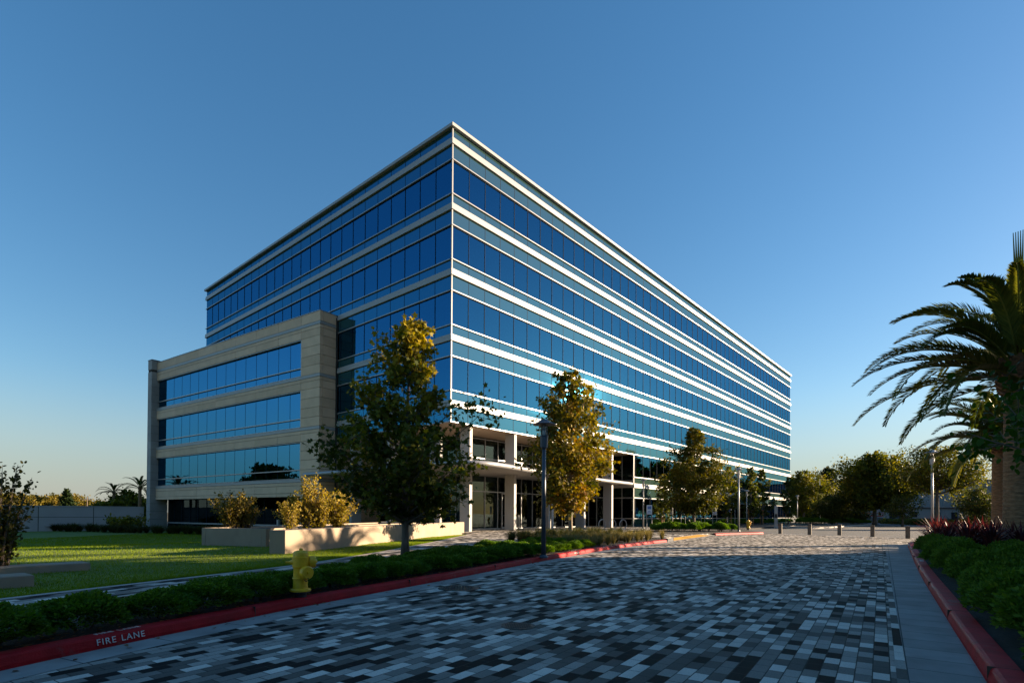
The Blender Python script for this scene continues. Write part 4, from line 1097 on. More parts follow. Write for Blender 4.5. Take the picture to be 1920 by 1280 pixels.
for i, (x, y) in enumerate(fl):
    o = mesh_obj('flax_plant', FX[i % 3]); o.location = (x, y, 0.09); o.rotation_euler = (0, 0, random.uniform(0, 6)); s_ = random.uniform(.95, 1.35); o.scale = (s_, s_, s_)
    edge_row = y > -25.4
    tag(o, 'dark red flax plant at the kerb edge of the right bed' if edge_row else 'dark red flax plant deeper in the right bed near the palm trunks', 'flax plant', 'red flax along the kerb' if edge_row else 'red flax near the palms')
GT = [blade_clump(240, 0.52, 0.85, 0.006, M_tuft, 111 + i) for i in range(3)]
GD = [blade_clump(240, 0.60, 0.75, 0.008, M_tuftdark, 121 + i) for i in range(3)]
gc = []
for i in range(150):
    for _ in range(80):
        x = random.uniform(-7.6, 1.6); y = random.uniform(-15.2, -9.8)
        lo = min(KL, key=lambda q: abs(q.x - x)).y + .45; hi = min(WI, key=lambda q: abs(q.x - x)).y - .2
        if lo < y < hi and all((x - a_) ** 2 + (y - b_) ** 2 > .13 for a_, b_ in gc): gc.append((x, y)); break
for i, (x, y) in enumerate(gc):
    front = y < -13.0
    o = mesh_obj('grass_clump', (GT if front else GD)[i % 3]); o.location = (x, y, 0.09); o.rotation_euler = (0, 0, random.uniform(0, 6)); s_ = random.uniform(.75, 1.15); o.scale = (s_, s_, s_)
    tag(o, 'pale dry grass clump by the kerb end of the left bed' if front else 'dark wispy grass clump at the back of the left bed', 'grass clump', 'pale grass clumps' if front else 'dark grass clumps')
for i in range(46):
    t = i / 45
    pos = AT(95 + 330 * t, 56 - 8 * t, -0.75) + Vector((random.uniform(-.4, .4), random.uniform(-.8, .8), 0))
    o = mesh_obj('grass_clump', GD[i % 3]); o.location = pos; o.rotation_euler = (0, 0, random.uniform(0, 6)); s_ = random.uniform(2.2, 3.0); o.scale = (s_, s_, s_ * .62)
    tag(o, 'tall dark grass clump along the far edge of the lawn', 'grass clump', 'dark grass clumps at the far edge of the lawn')
# lawn blades (nobody could count them)
g = np.random.default_rng(5)
n = 330000
xs = -32 + 32.5 * g.random(n) ** 1.0; f_ = g.random(n) ** 2.4; ys = np.array([wf_y(x) for x in xs]) + 0.20 + f_ * 40
zs = np.array([lawn_h(x, y) for x, y in zip(xs, ys)])
P = np.stack([xs, ys, zs - .004], 1); D = g.normal(0, .45, (n, 3)); D[:, 2] = 1
V = leaf_verts(P, (0.040 + 0.06 * f_) * g.uniform(.6, 1.3, n), np.array([(0, .12, 0), (1, 0, 0.15), (0, -.12, 0)], float), D, 0)
gb = mesh_obj('lawn_grass', raw_mesh('lawn_grass', M_grass, V, 3, .45 + g.normal(0, .22, n) + .07 * np.sin(xs * .9 + 1.3 * np.sin(ys * .6)) + .06 * np.sin(ys * 3.1 + xs * 1.7)))
tag(gb, 'short mown grass blades of the lawn', 'grass', None, 'stuff')
# fallen leaves on the mulch and by the kerb
n = 900; P = []
while len(P) < n:
    q = along(KL, random.uniform(16, 36)); o_ = random.choice([random.uniform(.2, .62)] * 9 + [random.uniform(-.3, -.02)])
    nrm = Vector((-.22, .97, 0)); P.append((q.x + nrm.x * o_, q.y + nrm.y * o_, 0.115 if o_ > 0 else 0.012))
P = np.array(P); D = g.normal(0, 1, (n, 3)); D[:, 2] *= .15
lt = mesh_obj('leaf_litter', raw_mesh('leaf_litter', M_litter, leaf_verts(P, 0.06 * g.uniform(.5, 1.2, n), T_WIDE, D, 3.0), len(T_WIDE), g.random(n)))
tag(lt, 'brown fallen leaves scattered along the left kerb', 'fallen leaves', None, 'stuff')

# ---- palms
def frond_verts(base, az, elev, L, droop, g, lw=0.024, ll=0.42):
    """a feather leaf: arching rachis with two ranks of leaflets"""
    d = np.array([math.cos(az), math.sin(az), 0]); pts = []; e = elev; p = np.array(base, float)
    ns = 26
    for i in range(ns + 1):
        pts.append(p.copy()); p = p + (d * math.cos(e) + np.array([0, 0, math.sin(e)])) * L / ns
        e -= droop / ns * (0.45 + 1.5 * (i / ns))
    side = np.array([-d[1], d[0], 0]); Q = []; T_ = []
    base_t = g.normal(.42, .14)
    nl = 112
    for i in range(nl):
        u = 0.14 + 0.85 * i / nl; f = u * ns; k_ = int(f); q = pts[k_] + (pts[k_ + 1] - pts[k_]) * (f - k_)
        tg = pts[k_ + 1] - pts[k_]; tg /= np.linalg.norm(tg); upv = np.cross(side, tg); upv *= -1 if upv[2] < 0 else 1
        l = ll * (math.sin(math.pi * min(1, .16 + .80 * u)) ** .7) * g.uniform(.85, 1.1)
        for sg in (-1, 1):
            dirn = side * sg * 0.55 + tg * 0.80 + upv * (0.30 + g.normal(0, .10)) ; dirn /= np.linalg.norm(dirn)
            tipd = dirn + np.array([0, 0, -.14]); tipd /= np.linalg.norm(tipd)
            wv = np.cross(dirn, upv); wv /= np.linalg.norm(wv)
            a_ = q; m_ = q + dirn * l * .55; b_ = m_ + tipd * l * .45
            Q += [a_ - wv * lw * .5, m_ - wv * lw, b_, m_ + wv * lw]; T_.append(base_t + g.normal(0, .10))
    return pts, Q, T_
def palm(seed, trunk_h, trunk_r, fronds, L, boss_h=0.9, crown_only=False, spear=False, lmat=M_palm, droop=1.0):
    g = np.random.default_rng(seed)
    tr = MB(); prof = []
    zz = np.linspace(0, trunk_h, int(trunk_h / 0.07))
    for i, z in enumerate(zz): prof.append((trunk_r * (1.10 - 0.12 * z / trunk_h + (0.25 * math.exp(-z * 2.2))) * (1.0 if i % 2 else 0.965), z))
    tr.lathe(prof, 26)
    bo = MB()
    rows = int(boss_h / 0.075)
    bo.lathe([(trunk_r * .92, trunk_h - .05), (trunk_r * 1.22, trunk_h + boss_h * .3), (trunk_r * 1.25, trunk_h + boss_h * .7), (trunk_r * .7, trunk_h + boss_h)], 22)
    for r_ in range(rows):
        z = trunk_h + boss_h * (r_ + .3) / rows; rr = trunk_r * (1.0 + 0.33 * math.sin(math.pi * min(1, .15 + .8 * (r_ / rows))))
        m_ = 15
        for k in range(m_):
            a_ = 2 * math.pi * (k + .5 * (r_ % 2)) / m_; s0 = len(bo.v)
            bo.add([(0, -.085, -.05), (0, .085, -.05), (.10, .05, .045), (.10, -.05, .045), (-.05, 0, .09)], [(0, 1, 2, 3), (3, 2, 4), (0, 3, 4), (1, 4, 2)])
            bo.xform(Matrix.Translation((rr * .97 * math.cos(a_), rr * .97 * math.sin(a_), z)) @ Matrix.Rotation(a_, 4, 'Z') @ Matrix.Scale(trunk_r / .40, 4), s0)
    Q, T_ = [], []; ra = MB()
    c = np.array([0, 0, trunk_h + boss_h * .85])
    for i in range(fronds):
        t = (i + .5) / fronds; az = i * 2.39996 + g.normal(0, .2)
        el = R(86 - 84 * t ** 0.9) + g.normal(0, .07); l = L * g.uniform(.85, 1.08) * (1 - 0.25 * (1 - t) ** 3)
        pts, q, t_ = frond_verts(c + np.array([math.cos(az), math.sin(az), 0]) * trunk_r * .4 - np.array([0, 0, .55 * boss_h * t]), az, el, l, droop * (1.25 + .5 * g.random()) * (1.0 - .22 * t), g, ll=.118 * L, lw=.0062 * L)
        Q += q; T_ += t_
        ra.tube(pts, [0.034 * (1 - .85 * (j / len(pts))) for j in range(len(pts))], 5, tint=.75, caps=False)
    if spear:
        for k in range(5):
            ra.tube([c, c + np.array([.02 * k, .03 * (k - 2), 2.2]), c + np.array([.04 * k, .05 * (k - 2), 4.5])], [.06, .05, .012], 5, tint=.6)
    return tr.mesh('trunk', M_palmbark, smooth=False), bo.mesh('frond_stubs', M_palmbase), raw_mesh('fronds', lmat, np.array(Q), 4, np.array(T_)), ra.mesh('frond_ribs', lmat, tints=True)
def palm_obj(ms, loc, rz, label, group=None, s=1):
    o = empty('date_palm', loc, rz, label, 'palm tree', group); o.scale = (s, s, s)
    for n_, m_ in zip(('trunk', 'frond_stubs', 'fronds', 'frond_ribs'), ms): mesh_obj(n_, m_, o)
    return o
D1, D2 = 18.5, 26.0
P1 = palm(131, ZAT(735, D1, 1912) - .1, 0.44, 66, 4.95, 1.25, spear=True)
P2 = palm(132, ZAT(848, D2, 1862) - .1, 0.38, 54, 4.1, 1.0)
palm_obj(P1, AT(1914, D1, 0.08), 0.4, 'nearest and tallest date palm with a bare spear frond at the right edge', 'date palms in the right bed')
palm_obj(P2, AT(1879, D2, 0.08), 1.0, 'second date palm, shorter, with a sunlit trunk edge', 'date palms in the right bed')
P3 = palm(133, 4.6, 0.16, 16, 2.3, .4, droop=.9)
palm_obj(P3, AT(213, 76, -0.8), 0.3, 'slender palm with few drooping fronds left of the dark trees', 'slender palms by the stone pier')
palm_obj(P3, AT(262, 62, -0.8), 2.4, 'slender palm touching the grey stone pier', 'slender palms by the stone pier', 1.0)
palm_obj(P3, (-25.5, 72, -0.8), 1.4, 'slender palm outside the frame mirrored in the stone wing', 'slender palms mirrored in the stone wing', 1.35)
palm_obj(P3, (-28.0, 74, -0.8), 3.0, 'slender palm outside the frame mirrored in the stone wing', 'slender palms mirrored in the stone wing', 1.25)
# broad-leaved tree whose twigs hang in at the right edge
m = grow_tree(3.75, lambda t: 2.25 * math.sin(math.pi * (0.16 + .78 * t)) ** .6, 1.95, 40, 10, 0.125, T_WIDE, M_vine, M_bark, 0.10, seed=141, tint=(.5, .22), rise=.25, droop=.35, tip=.5)
tree_obj('broadleaf_tree', m, AT(2120, 8.4, 0.1), 0.2, 'bright green broad leaved tree reaching in at the right edge before the palms')


# ------------------------------------------------------------------ street furniture and other things
# pedestrian lamps: base, tapered pole, collar, cage bars, dome hat
def lamp_parts(H, mt):
    base = MB().lathe([(0.13, 0), (0.13, .03), (0.10, .05), (0.085, .09)], 16)
    pole = MB().lathe([(0.068, .09), (0.060, H * .5), (0.052, H - .82)], 14)
    col = MB().lathe([(0.055, H - .84), (0.085, H - .80), (0.10, H - .78), (0.11, H - .50), (0.125, H - .48), (0.125, H - .46), (0.09, H - .455)], 16)
    cage = MB()
    for k in range(6):
        a_ = k * math.pi / 3; cage.tube([(0.088 * math.cos(a_), 0.088 * math.sin(a_), H - .46), (0.088 * math.cos(a_), 0.088 * math.sin(a_), H - .14)], 0.011, 6)
    cage.lathe([(0.098, H - .15), (0.098, H - .13)], 14); cage.lathe([(0.098, H - .30), (0.098, H - .285)], 14)
    bulb = MB().lathe([(0.05, H - .455), (0.055, H - .40), (0.05, H - .20), (0.02, H - .16)], 12)
    hat = MB().lathe([(0.30, H - .155), (0.325, H - .150), (0.31, H - .135), (0.20, H - .085), (0.15, H - .075), (0.14, H - .05), (0.09, H - .015), (0.02, H)], 26)
    return [('base', base.mesh('base', mt)), ('pole', pole.mesh('pole', mt, True)), ('collar', col.mesh('collar', mt)), ('cage', cage.mesh('cage', mt)), ('lamp_glass', bulb.mesh('lamp_glass', M_frost, True)), ('lamp_hat', hat.mesh('lamp_hat', mt))]
def lamp_obj(parts, loc, label, s=1.0, rz=0):
    o = empty('street_lamp', loc, rz, label, 'street lamp', 'pedestrian lamps'); o.scale = (s, s, s)
    for n_, m_ in parts: mesh_obj(n_, m_, o)
    return o
LP = lamp_parts(3.85, M_lamp); LPL = lamp_parts(4.75, M_lamp_light)
lamp_obj(LP, G(1019, 1045, 0.10), 'dark blue grey lamp post in the hedge in front of the golden sycamore')
lamp_obj(LPL, G(1385, 996, 0.12), 'tall sunlit lamp post on the bed behind the pink kerb')
lamp_obj(LPL, AT(1748, 34.6, 0.0), 'tall pale lamp post behind the red flax left of the palms', (ZAT(843, 34.6, 1748)) / 4.75)
lamp_obj(LPL, G(1206, 990, 0.12), 'slim lamp post at the right end of the entrance plaza', 0.93)
for i, (x, D, yt, lb) in enumerate([(1438, 84, 925, 'lamp post in front of the dark slim trees at the facade end'), (1495, 108, 928, 'lamp post before the olive tree left of the flag pole'), (1547, 96, 931, 'lamp post half hidden by the rounded olive tree'),
                             (1596, 120, 935, 'far lamp post left of the red lift'), (1628, 124, 935, 'far lamp post rising behind the red lift'), (1400, 62, 918, 'thin lamp post close behind the tall sunlit lamp')]):
    lamp_obj(LPL, AT(x, D, 0), lb, ZAT(yt, D, x) / 4.75)
o = empty('lamp_pole', AT(1031, 26.5, 0.12), 0, 'bare grey lower pole behind the dark lamp post on the plaza edge', 'pole')
MB().lathe([(0.10, 0), (0.10, .03), (.055, .06), (0.05, 2.3)], 12).build('pole', M_lamp_light, o, smooth=True)

# fire hydrants
def hydrant(H=0.70):
    o = empty('fire_hydrant', (0, 0, 0)); k = H / 0.70
    MB().lathe([(0.115, 0), (0.115, .02), (0.085, .03), (0.085, .10), (0.135, .11), (0.135, .128)], 20).build('foot', M_black, o)
    b = MB().lathe([(0.145, .130), (0.145, .150), (0.138, .158), (0.105, .17), (0.100, .20), (0.098, .30), (0.112, .305), (0.112, .318), (0.098, .325), (0.094, .52), (0.098, .53), (0.104, .60)], 22)
    b.build('barrel', M_yellow, o, smooth=True)
    bl = MB()
    for i in range(8):
        a_ = i * math.pi / 4; bl.lathe([(0.012, .150), (0.012, .168)], 6, (0.124 * math.cos(a_), 0.124 * math.sin(a_), 0))
    bl.build('bolt', M_yellow, o)
    MB().lathe([(0.116, .60), (0.116, .615), (0.104, .622), (0.104, .675), (0.092, .695), (0.065, .706), (0.03, .71)], 20).lathe([(0.028, .70), (0.028, .735), (0.018, .74)], 5).build('bonnet', M_yellow, o, smooth=True)
    def nozzle(dirx, diry, z, r, l, cap):
        t = MB(); s0 = 0
        t.lathe([(r * .9, 0), (r * .9, l * .55), (r * 1.22, l * .56), (r * 1.25, l * .95), (r * 1.1, l)], 18)
        t.lathe([(r * .30, l), (r * .30, l + .03)], 5)
        q = Vector((dirx, diry, 0)).to_track_quat('Z', 'Y').to_matrix().to_4x4()
        t.xform(Matrix.Translation((0, 0, z)) @ q); return t.build('nozzle_cap', M_yellow, o)
    nozzle(0.93, 0.20, .54, .070, .20, 1); nozzle(0.55, -0.83, .40, .075, .185, 1)
    t = MB(); t.lathe([(0.075, 0), (0.06, .08), (0.03, .13), (0.016, .15), (0.016, .20)], 12)
    t.xform(Matrix.Translation((0, 0, .545)) @ Vector((-1, 0.0, 0)).to_track_quat('Z', 'Y').to_matrix().to_4x4()); t.build('nozzle_cap', M_yellow, o)
    ring = MB(); ring.lathe([(0.104, .46), (0.112, .48), (0.112, .60), (0.104, .61)], 18); ring.build('collar', M_yellow, o)
    ch = MB()
    for x0_, y0_, z0_, x1_, y1_, z1_ in [(.10, -.02, .47, .20, .03, .46), (.02, -.10, .47, .10, -.17, .32)]:
        for k in range(9):
            u = k / 8; c_ = (x0_ + (x1_ - x0_) * u, y0_ + (y1_ - y0_) * u, z0_ + (z1_ - z0_) * u - .10 * 4 * u * (1 - u))
            ch.tube([(c_[0] - .010, c_[1], c_[2]), (c_[0] + .010, c_[1], c_[2] + .004 * (-1) ** k)], .006, 5)
    ch.build('chain', M_black, o)
    return o
def face_cam(p):                                  # turn a thing so that its +x runs to the right of the photo there
    v = Vector((p.x - CAM.x, p.y - CAM.y, 0)).normalized(); return math.atan2(-v.x, v.y)
hy = hydrant(); hp = G(563, 1124, 0.08); hy.location = hp; hy.rotation_euler = (0, 0, face_cam(hp)); hy.scale = (.98, .98, .98)
tag(hy, 'yellow fire hydrant on a black foot in the hedge by the left kerb', 'fire hydrant', 'yellow fire hydrants')
hp2 = G(1403, 993, 0.12); dup(hy, hp2, face_cam(hp2), 1.15, 'yellow fire hydrant right of the tall sunlit lamp by the pink kerb')
hp3 = AT(1658, 118, 0.1); dup(hy, hp3, face_cam(hp3), 1.3, 'distant yellow fire hydrant right of the red lift')
hp4 = AT(1681, 118, 0.1); dup(hy, hp4, face_cam(hp4), 1.2, 'distant orange yellow hydrant further right of the red lift')

# bollards
for i, (x, y, lb) in enumerate([(1463, 1000, 'square brown bollard nearest the glass building'), (1518, 1002, 'second square bollard from the glass building'), (1574, 1003, 'middle square bollard of the row across the drive'),
                                (1636, 1006, 'square bollard second from the red flax'), (1702, 1009, 'square bollard half hidden by the red flax')]):
    o = empty('bollard', G(x, y, 0.0), R(6), lb, 'bollard', 'bollards across the drive')
    MB().cbox(-.115, -.115, 0, .115, .115, .74, .015).build('post', M_post, o)
    MB().box(-.12, -.12, .64, .12, .12, .66).build('groove', M_joint, o)
# bike racks: three steel hoops
for i, (x, lb) in enumerate([(1129, 'left round bicycle hoop on the plaza'), (1148.5, 'middle round bicycle hoop on the plaza'), (1168.5, 'right round bicycle hoop on the plaza')]):
    p = AT(x, 44.5, ZW); o = empty('bike_rack', p, face_cam(p) + .75, lb, 'bike rack', 'bicycle hoops')
    MB().tube([(0.37 * math.sin(2 * math.pi * k / 28), 0, 0.40 + 0.40 * math.cos(2 * math.pi * k / 28)) for k in range(29)], 0.034, 8, caps=False).build('hoop', M_silver, o, smooth=True)
    MB().box(-.10, -.06, 0, .10, .06, .012).build('base_plate', M_silver, o)
# blue parking signs on paired posts
def sign(two=True):
    o = empty('parking_sign', (0, 0, 0))
    for s in (-0.2, 0.2): MB().tube([(s, 0, 0), (s, 0, 1.95)], 0.025, 8).build('post', M_lamp_light, o)
    pn = MB().box(-.21, -.035, 1.25, .21, -.015, 2.0).build('sign_panel', M_sign, o)
    MB().box(-.15, -.038, 1.66, .15, -.036, 1.92).box(-.15, -.038, 1.34, .15, -.036, 1.42).box(-.10, -.038, 1.48, .10, -.036, 1.54).build('printed_mark', M_signblue, pn)
    return o
sg = sign()
spots = [(1217.5, 44.5, 'nearest blue and white sign right of the slim plaza lamp'), (1257, 51, 'second blue and white sign left of the broad sycamore'), (1281, 54, 'third blue and white sign close left of the broad sycamore'), (1340, 58, 'blue and white sign right of the broad sycamore'), (1367, 63, 'blue and white sign left of the tall sunlit lamp')]
for i, (x, D, lb) in enumerate(spots):
    p = AT(x, D, 0.12); o = sg if i == 0 else dup(sg, p)
    o.location = p; o.rotation_euler = (0, 0, face_cam(p)); tag(o, lb, 'sign', 'blue and white parking signs')
for x, D, lb in [(1378, 66, 'small white sign on one post left of the tall sunlit lamp'), (1404, 70, 'small white sign on one post above the second hydrant')]:
    p = AT(x, D, .1); o = empty('small_sign', p, face_cam(p), lb, 'sign', 'small single post signs')
    MB().tube([(0, 0, 0), (0, 0, 2.6)], .03, 6).build('post', M_lamp_light, o); MB().box(-.16, -.05, 2.1, .16, -.03, 2.7).build('sign_panel', M_sign, o)
p = AT(1318, 56, .12); o = empty('sign_frame', p, face_cam(p), 'empty pair of grey sign posts right of the sycamore trunk', 'posts')
for s in (-.17, .17): MB().tube([(s, 0, 0), (s, 0, 1.7)], .03, 6).build('post', M_lamp_light, o)
# emergency call pillar
p = AT(1455, 58, 0.0); o = empty('call_pillar', p, face_cam(p), 'grey service pillar with a dark box near the left bollard', 'pillar')
MB().cbox(-.16, -.16, 0, .16, .16, 2.35, .03).build('body', M_lamp_light, o); MB().box(-.12, -.19, 1.1, .12, -.161, 1.5).build('box', M_black, o)
# manhole covers in the drive
for x, y, r, lb in [(860, 1102, .36, 'round iron manhole cover close to the left kerb'), (972, 1173, .20, 'small round iron cover in the middle of the paved drive')]:
    p = G(x, y, 0.003); o = empty('manhole_cover', p, 0, lb, 'manhole cover')
    MB().lathe([(r, 0), (r, .006), (r * .93, .006)], 36).build('ring', M_black, o)
    t = MB()
    for i in range(-4, 5):
        for j in range(-4, 5):
            if i * i + j * j < 18: t.box(i * r * .19 - r * .06, j * r * .19 - r * .06, .006, i * r * .19 + r * .06, j * r * .19 + r * .06, .010)
    t.build('tread', M_black, o)
p = G(608, 1178, 0.003); o = empty('drain_grate', p, R(12), 'small dark drain grate in the paving near the hydrant', 'drain')
t = MB().box(-.09, -.05, 0, .09, .05, .004); t.build('frame', M_black, o)

# planters and benches of warm concrete
def obox(name, origin, ang, L, W, z0, z1, label, cat, mat_, bevel=.012, soil_in=True, group=None):
    o = empty(name, (origin[0], origin[1], 0), ang, label, cat, group)
    t = 0.16
    if soil_in:
        MB().prism([(0, 0), (L, 0), (L, t), (0, t)], z0, z1).build('wall', mat_, o, bevel=bevel)
        MB().prism([(0, W - t), (L, W - t), (L, W), (0, W)], z0, z1).build('wall', mat_, o, bevel=bevel)
        MB().prism([(0.001, t), (t, t), (t, W - t), (0.001, W - t)], z0, z1 - .001).build('wall', mat_, o, bevel=bevel)
        MB().prism([(L - t, t), (L - .001, t), (L - .001, W - t), (L - t, W - t)], z0, z1 - .001).build('wall', mat_, o, bevel=bevel)
        MB().box(t + .001, t + .001, z0, L - t - .001, W - t - .001, z1 - .07).build('soil', M_soil, o)
        jn = MB()
        for u in range(1, int(L / 2.4) + 1): jn.box(u * 2.4 - .004, -.003, z0, u * 2.4 + .004, .01, z1 + .0015)
        jn.build('joint', M_joint, o)
    else:
        MB().cbox(0, 0, z0, L, W, z1, .015).build('slab', mat_, o)
    return o
PA = R(30.2)
obox('concrete_planter', (-16.45, -10.83), PA, 19.2, 0.50, -0.3, 0.80, 'long warm concrete planter wall dappled with tree shadow beside the lawn', 'planter', M_conc_light, soil_in=False)
obox('concrete_planter', (-15.10, -6.75), PA, 15.0, 2.6, -0.5, 0.74, 'long warm concrete planter holding the golden bushes', 'planter', M_conc_light)
obox('concrete_planter', (-15.42, -4.40), R(15), 6.0, 1.3, -0.6, 0.66, 'short warm concrete planter holding the dark bush', 'planter', M_conc_light)
obox('stone_bench', (-24.6, -12.45), R(4), 3.35, 0.55, -0.1, 0.265, 'long low stone bench slab lit on its front beside the lawn', 'bench', M_conc_light, soil_in=False)
obox('stone_bench', (-26.0, -14.75), R(4), 3.55, 0.55, -0.1, 0.285, 'low stone bench slab in shade nearest the walkway', 'bench', M_conc_light, soil_in=False)

# panel wall beyond the lawn
pw0 = Vector((-4.9, 44.3)); pw1 = Vector((-62, 56)); dv = pw1 - pw0
o = empty('panel_wall', (pw0.x, pw0.y, 0), math.atan2(dv.y, dv.x), 'low grey panel wall closing the far side of the lawn', 'wall')
MB().box(0, 0, -0.9, dv.length, .3, 1.80).build('wall', M_wall, o)
MB().box(0, -.05, 1.80, dv.length, .35, 1.90).build('coping', M_wall, o)
t = MB()
for i in range(1, 13): t.box(i * 4.4 - .03, .295, -.9, i * 4.4 + .03, .304, 1.8)
t.box(0, .296, .72, dv.length, .303, .76); t.build('joint', M_joint, o)

# warehouse
WD = 135
w0, w1 = AT(1655, WD, 0), AT(2080, WD, 0)
hh = ZAT(900, WD, 1800)
o = empty('warehouse', (w0.x, w0.y, 0), math.atan2(w1.y - w0.y, w1.x - w0.x), 'grey corrugated warehouse with a dark door behind the palms', 'warehouse')
Lw = (w1 - w0).length
t = MB()
n_ = int(Lw / .55)
for i in range(n_): t.box(i * .55, 0, 3.6, i * .55 + .40, .1, hh); t.box(i * .55 + .40, .03, 3.6, i * .55 + .55, .1, hh)
t.build('upper_cladding', M_ware, o)
t = MB()
for i in range(n_): t.box(i * .55, .45, 0.9, i * .55 + .47, .6, 3.5); t.box(i * .55 + .47, .48, .9, i * .55 + .55, .6, 3.5)
t.build('lower_cladding', M_ware, o)
MB().box(0, .44, 0, Lw, .6, .88).build('plinth', M_lamp, o)
MB().box(0, .1, 3.45, Lw, 1.2, 3.60).build('ledge', M_lamp, o); MB().box(0, .61, 0, Lw, 30, hh - .2).build('core_wall', M_ware, o)
MB().box(-.3, -.15, hh, Lw + .3, 30, hh + .25).build('roof', M_post, o)
for px, wd, z0, z1, nm in [(1792, 1.5, 0.1, 2.45, 'door'), (1760, 1.4, 1.3, 2.5, 'window'), (1716, 1.6, 1.2, 2.5, 'window'), (1682, 3.2, 0.2, 3.2, 'loading_door')]:
    u = (AT(px, WD, 0) - w0).length; MB().box(u - wd / 2, .38, z0, u + wd / 2, .44, z1).build(nm, M_dark, o)
# utility poles and wires
def upole(name, loc, H, label, mt, arm=True, rz=0):
    o = empty(name, loc, rz, label, 'utility pole')
    MB().tube([(0, 0, 0), (0, 0, H)], [.16, .11], 8).build('pole', mt, o)
    if arm: MB().box(-1.1, -.06, H - .9, 1.1, .06, H - .75).build('cross_arm', mt, o)
    return o
p = AT(163, 150, -.8); upole('utility_pole', p, ZAT(931, 150, 163) + .8, 'brown utility pole with a cross arm above the panel wall', M_bark, True, face_cam(p))
p = AT(38, 170, -.8); upole('utility_pole', p, ZAT(920, 170, 38) + .8, 'thin bare pole above the trees at the left', M_bark, False)
M_green = mat('green painted pole', (.03, .10, .07), .6)
p = AT(1842, 120, 0); o = upole('utility_pole', p, ZAT(880, 120, 1842), 'leaning green pole with wires in front of the warehouse roof', M_green, False); o.rotation_euler = (R(1.5), R(-1.5), 0)
wr = MB(); q0 = AT(1842, 120, ZAT(884, 120, 1842)); 
for xe, ye in ((1700, 912), (1990, 893)):
    q1 = AT(xe, 122, ZAT(ye, 122, xe)); wr.tube([q0.lerp(q1, s) - Vector((0, 0, 1.0 * 4 * s * (1 - s))) for s in np.linspace(0, 1, 9)], .03, 4, caps=False)
tag(wr.build('overhead_wire', M_black), 'thin dark wires hung from the leaning green pole', 'wire')
p = AT(1537, 112, 0); o = empty('flag_pole', p, 0, 'tall pale green pole before the tallest evergreen', 'pole')
MB().tube([(0, 0, 0), (0, 0, ZAT(897, 112, 1537))], [.10, .05], 8).build('pole', mat('pale green pole', (.35, .42, .33), .5), o)
# red scissor lift
p = AT(1636, 112, 0); o = empty('scissor_lift', p, face_cam(p), 'red and grey scissor lift parked beyond the bollards', 'lift')
ch = MB().cbox(-1.75, -.6, .35, 1.75, .6, 1.05, .05).build('chassis', M_lift_grey, o)
for x in (-1.3, 1.3):
    for y in (-.62, .50):
        t = MB().lathe([(.2, 0), (.36, .02), (.36, .12), (.2, .14)], 16); t.xform(Matrix.Translation((x, y, .36)) @ Matrix.Rotation(-math.pi / 2, 4, 'X')); t.build('wheel', M_tyre, o)
MB().box(-1.85, -.65, 1.35, 1.85, .65, 1.50).build('platform', M_lift_red, o)
t = MB()
for k in range(2): t.tube([(-1.5, -.4 + .8 * k, 1.05), (1.5, -.4 + .8 * k, 1.35)], .05, 6); t.tube([(1.5, -.4 + .8 * k, 1.05), (-1.5, -.4 + .8 * k, 1.35)], .05, 6)
t.build('scissor_arm', M_lift_grey, o)
t = MB()
for z in (1.95, 2.5): t.tube([(-1.8, -.62, z), (1.8, -.62, z), (1.8, .62, z), (-1.8, .62, z), (-1.8, -.62, z)], .045, 6)
for x in (-1.8, -.6, .6, 1.8):
    for y in (-.62, .62): t.tube([(x, y, 1.5), (x, y, 2.5)], .045, 6)
t.build('guard_rail', M_lift_red, o)
# parked cars glimpsed behind
def car(loc, rz, label, mt):
    o = empty('parked_car', loc, rz, label, 'car', 'parked cars')
    pr = [(-2.2, .35), (-2.2, .85), (-1.9, .98), (-1.2, 1.02), (-.7, 1.45), (.7, 1.48), (1.5, 1.05), (2.1, .95), (2.25, .6), (2.2, .35)]
    v = [(x, -.88 if z < 1.1 else -.66, z) for x, z in pr] + [(x, .88 if z < 1.1 else .66, z) for x, z in pr]; n = len(pr)
    MB().add(v, [tuple(range(n)), tuple(range(2 * n - 1, n - 1, -1))] + [(i + n, (i + 1) % n + n, (i + 1) % n, i) for i in range(n)]).build('body', mt, o, bevel=.06)
    MB().add([(-1.0, -.82, 1.08), (1.25, -.82, 1.08), (.65, -.69, 1.42), (-.62, -.69, 1.40)], [(0, 1, 2, 3)]).add([(-1.0, .82, 1.08), (1.25, .82, 1.08), (.65, .69, 1.42), (-.62, .69, 1.40)], [(3, 2, 1, 0)]).build('window', M_carwin, o)
    for x in (-1.4, 1.4):
        for y in (-.90, .72):
            t = MB().lathe([(.18, 0), (.33, .02), (.33, .16), (.18, .18)], 16); t.xform(Matrix.Translation((x, y, .33)) @ Matrix.Rotation(-math.pi / 2, 4, 'X')); t.build('wheel', M_tyre, o)
    return o
p = AT(1618, 132, 0); car(p, face_cam(p) + .4, 'dark blue car partly hidden left of the red lift', M_carblue)
p = AT(1692, 118, 0); car(p, face_cam(p) + 1.3, 'dark car behind the hedge right of the red lift', M_black)
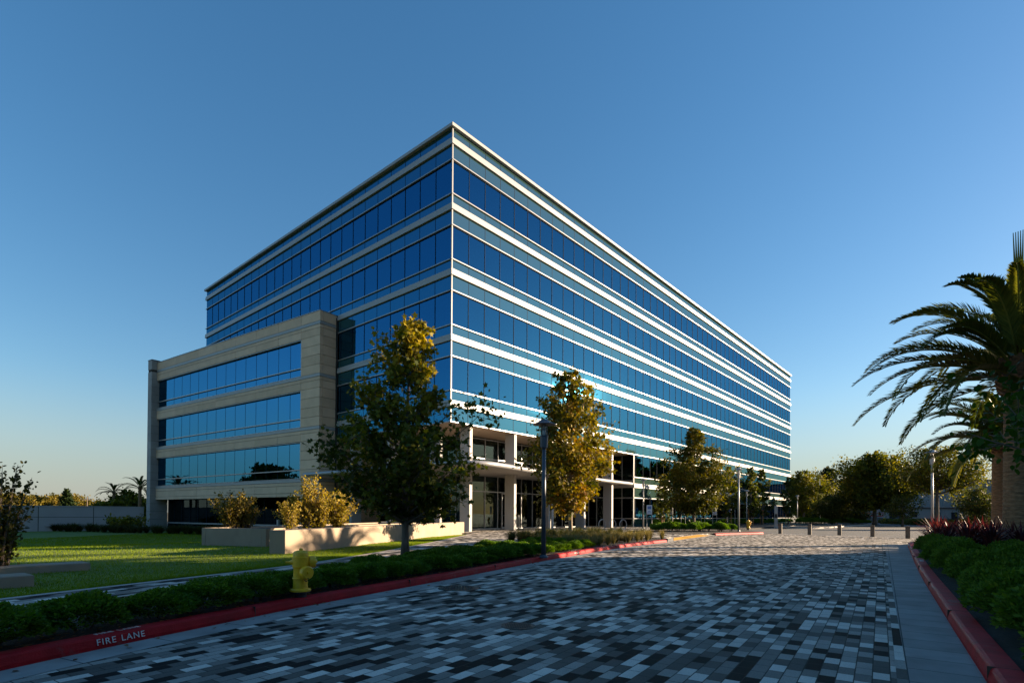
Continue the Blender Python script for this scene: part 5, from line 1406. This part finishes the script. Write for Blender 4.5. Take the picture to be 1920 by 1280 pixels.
# wheel stops, bay lines, far kerb and hedge
for i, (x, y) in enumerate([(1452, 988.5), (1482, 988), (1580, 987)]):
    p = G(x, y, 0.0); o = empty('wheel_stop', p, face_cam(p), ['concrete wheel stop by the grey pillar', 'concrete wheel stop behind the second bollard', 'concrete wheel stop right of the middle bollard'][i], 'wheel stop', 'concrete wheel stops')
    MB().cbox(-.85, -.09, 0, .85, .09, .13, .03).build('block', M_edge, o)
t = MB()
for i in range(7):
    x = 34 + i * 2.9; t.add([(x, -21 - .1 * i, -.004), (x + .12, -21 - .1 * i, -.004), (x + .12, -14.8 - .1 * i, -.004), (x, -14.8 - .1 * i, -.004)], [(0, 1, 2, 3)])
struct('bay_lines', t, M_paint)
KI = catmull([(38, -12.6), (44, -13.3), (62, -13.2), (76, -13.5), (78, -12.2), (76, -10.8), (60, -9.4), (44, -9.0), (38, -10.2), (37.2, -11.5), (38, -12.6)])
struct('kerb', kerb_mesh(KI, +1, .2, .13), M_edge)
struct('planting_bed', MB().prism([(q.x, q.y) for q in offset(KI, .19)], -.3, .11), M_soil)
hg = MB()
g = np.random.default_rng(9); n = 5200
e0, e1 = AT(1652, 100, 0), AT(1930, 60, 0)
u = g.random(n); w_ = g.normal(0, .45, n); dirv = (e1 - e0).normalized(); nv = np.array([-dirv.y, dirv.x, 0])
P = np.array([e0.x, e0.y, 0])[None] + u[:, None] * np.array([(e1 - e0).x, (e1 - e0).y, 0])[None] + w_[:, None] * nv[None]; P[:, 2] = g.random(n) * .85 + .05 * np.sin(u * 90)
hd = mesh_obj('clipped_hedge', raw_mesh('clipped_hedge', M_olive, leaf_verts(P, .26 * g.uniform(.6, 1.3, n), T_WIDE, None, .3), len(T_WIDE), .55 + g.normal(0, .25, n)))
tag(hd, 'long low yellow green hedge in front of the warehouse', 'hedge')
kf = catmull([(e0.x - 1.5, e0.y - .8), ((e0.x + e1.x) / 2 - 1, (e0.y + e1.y) / 2 - .9), (e1.x - 1, e1.y - 1)])
struct('kerb', kerb_mesh(kf, -1, .2, .13), M_red)
# unseen block added right of the frame to cast shade over the near drive
o = empty('shade_block', (-60, -46, 0), 0, 'plain tan block added outside the frame to shade the near drive', 'shadow caster')
MB().box(0, 0, -.1, 71.6, 14, 7.2).build('wall', M_soffit, o)
MB().box(-.2, -.2, 7.2, 71.8, 14.2, 7.45).build('roof_edge', M_white, o)
for i in range(11):
    for z in (1.3, 4.4):
        f_ = MB().box(2 + 6.5 * i, 14.0, z, 6 + 6.5 * i, 14.06, z + 2.4).build('window', M_wingglass, o)
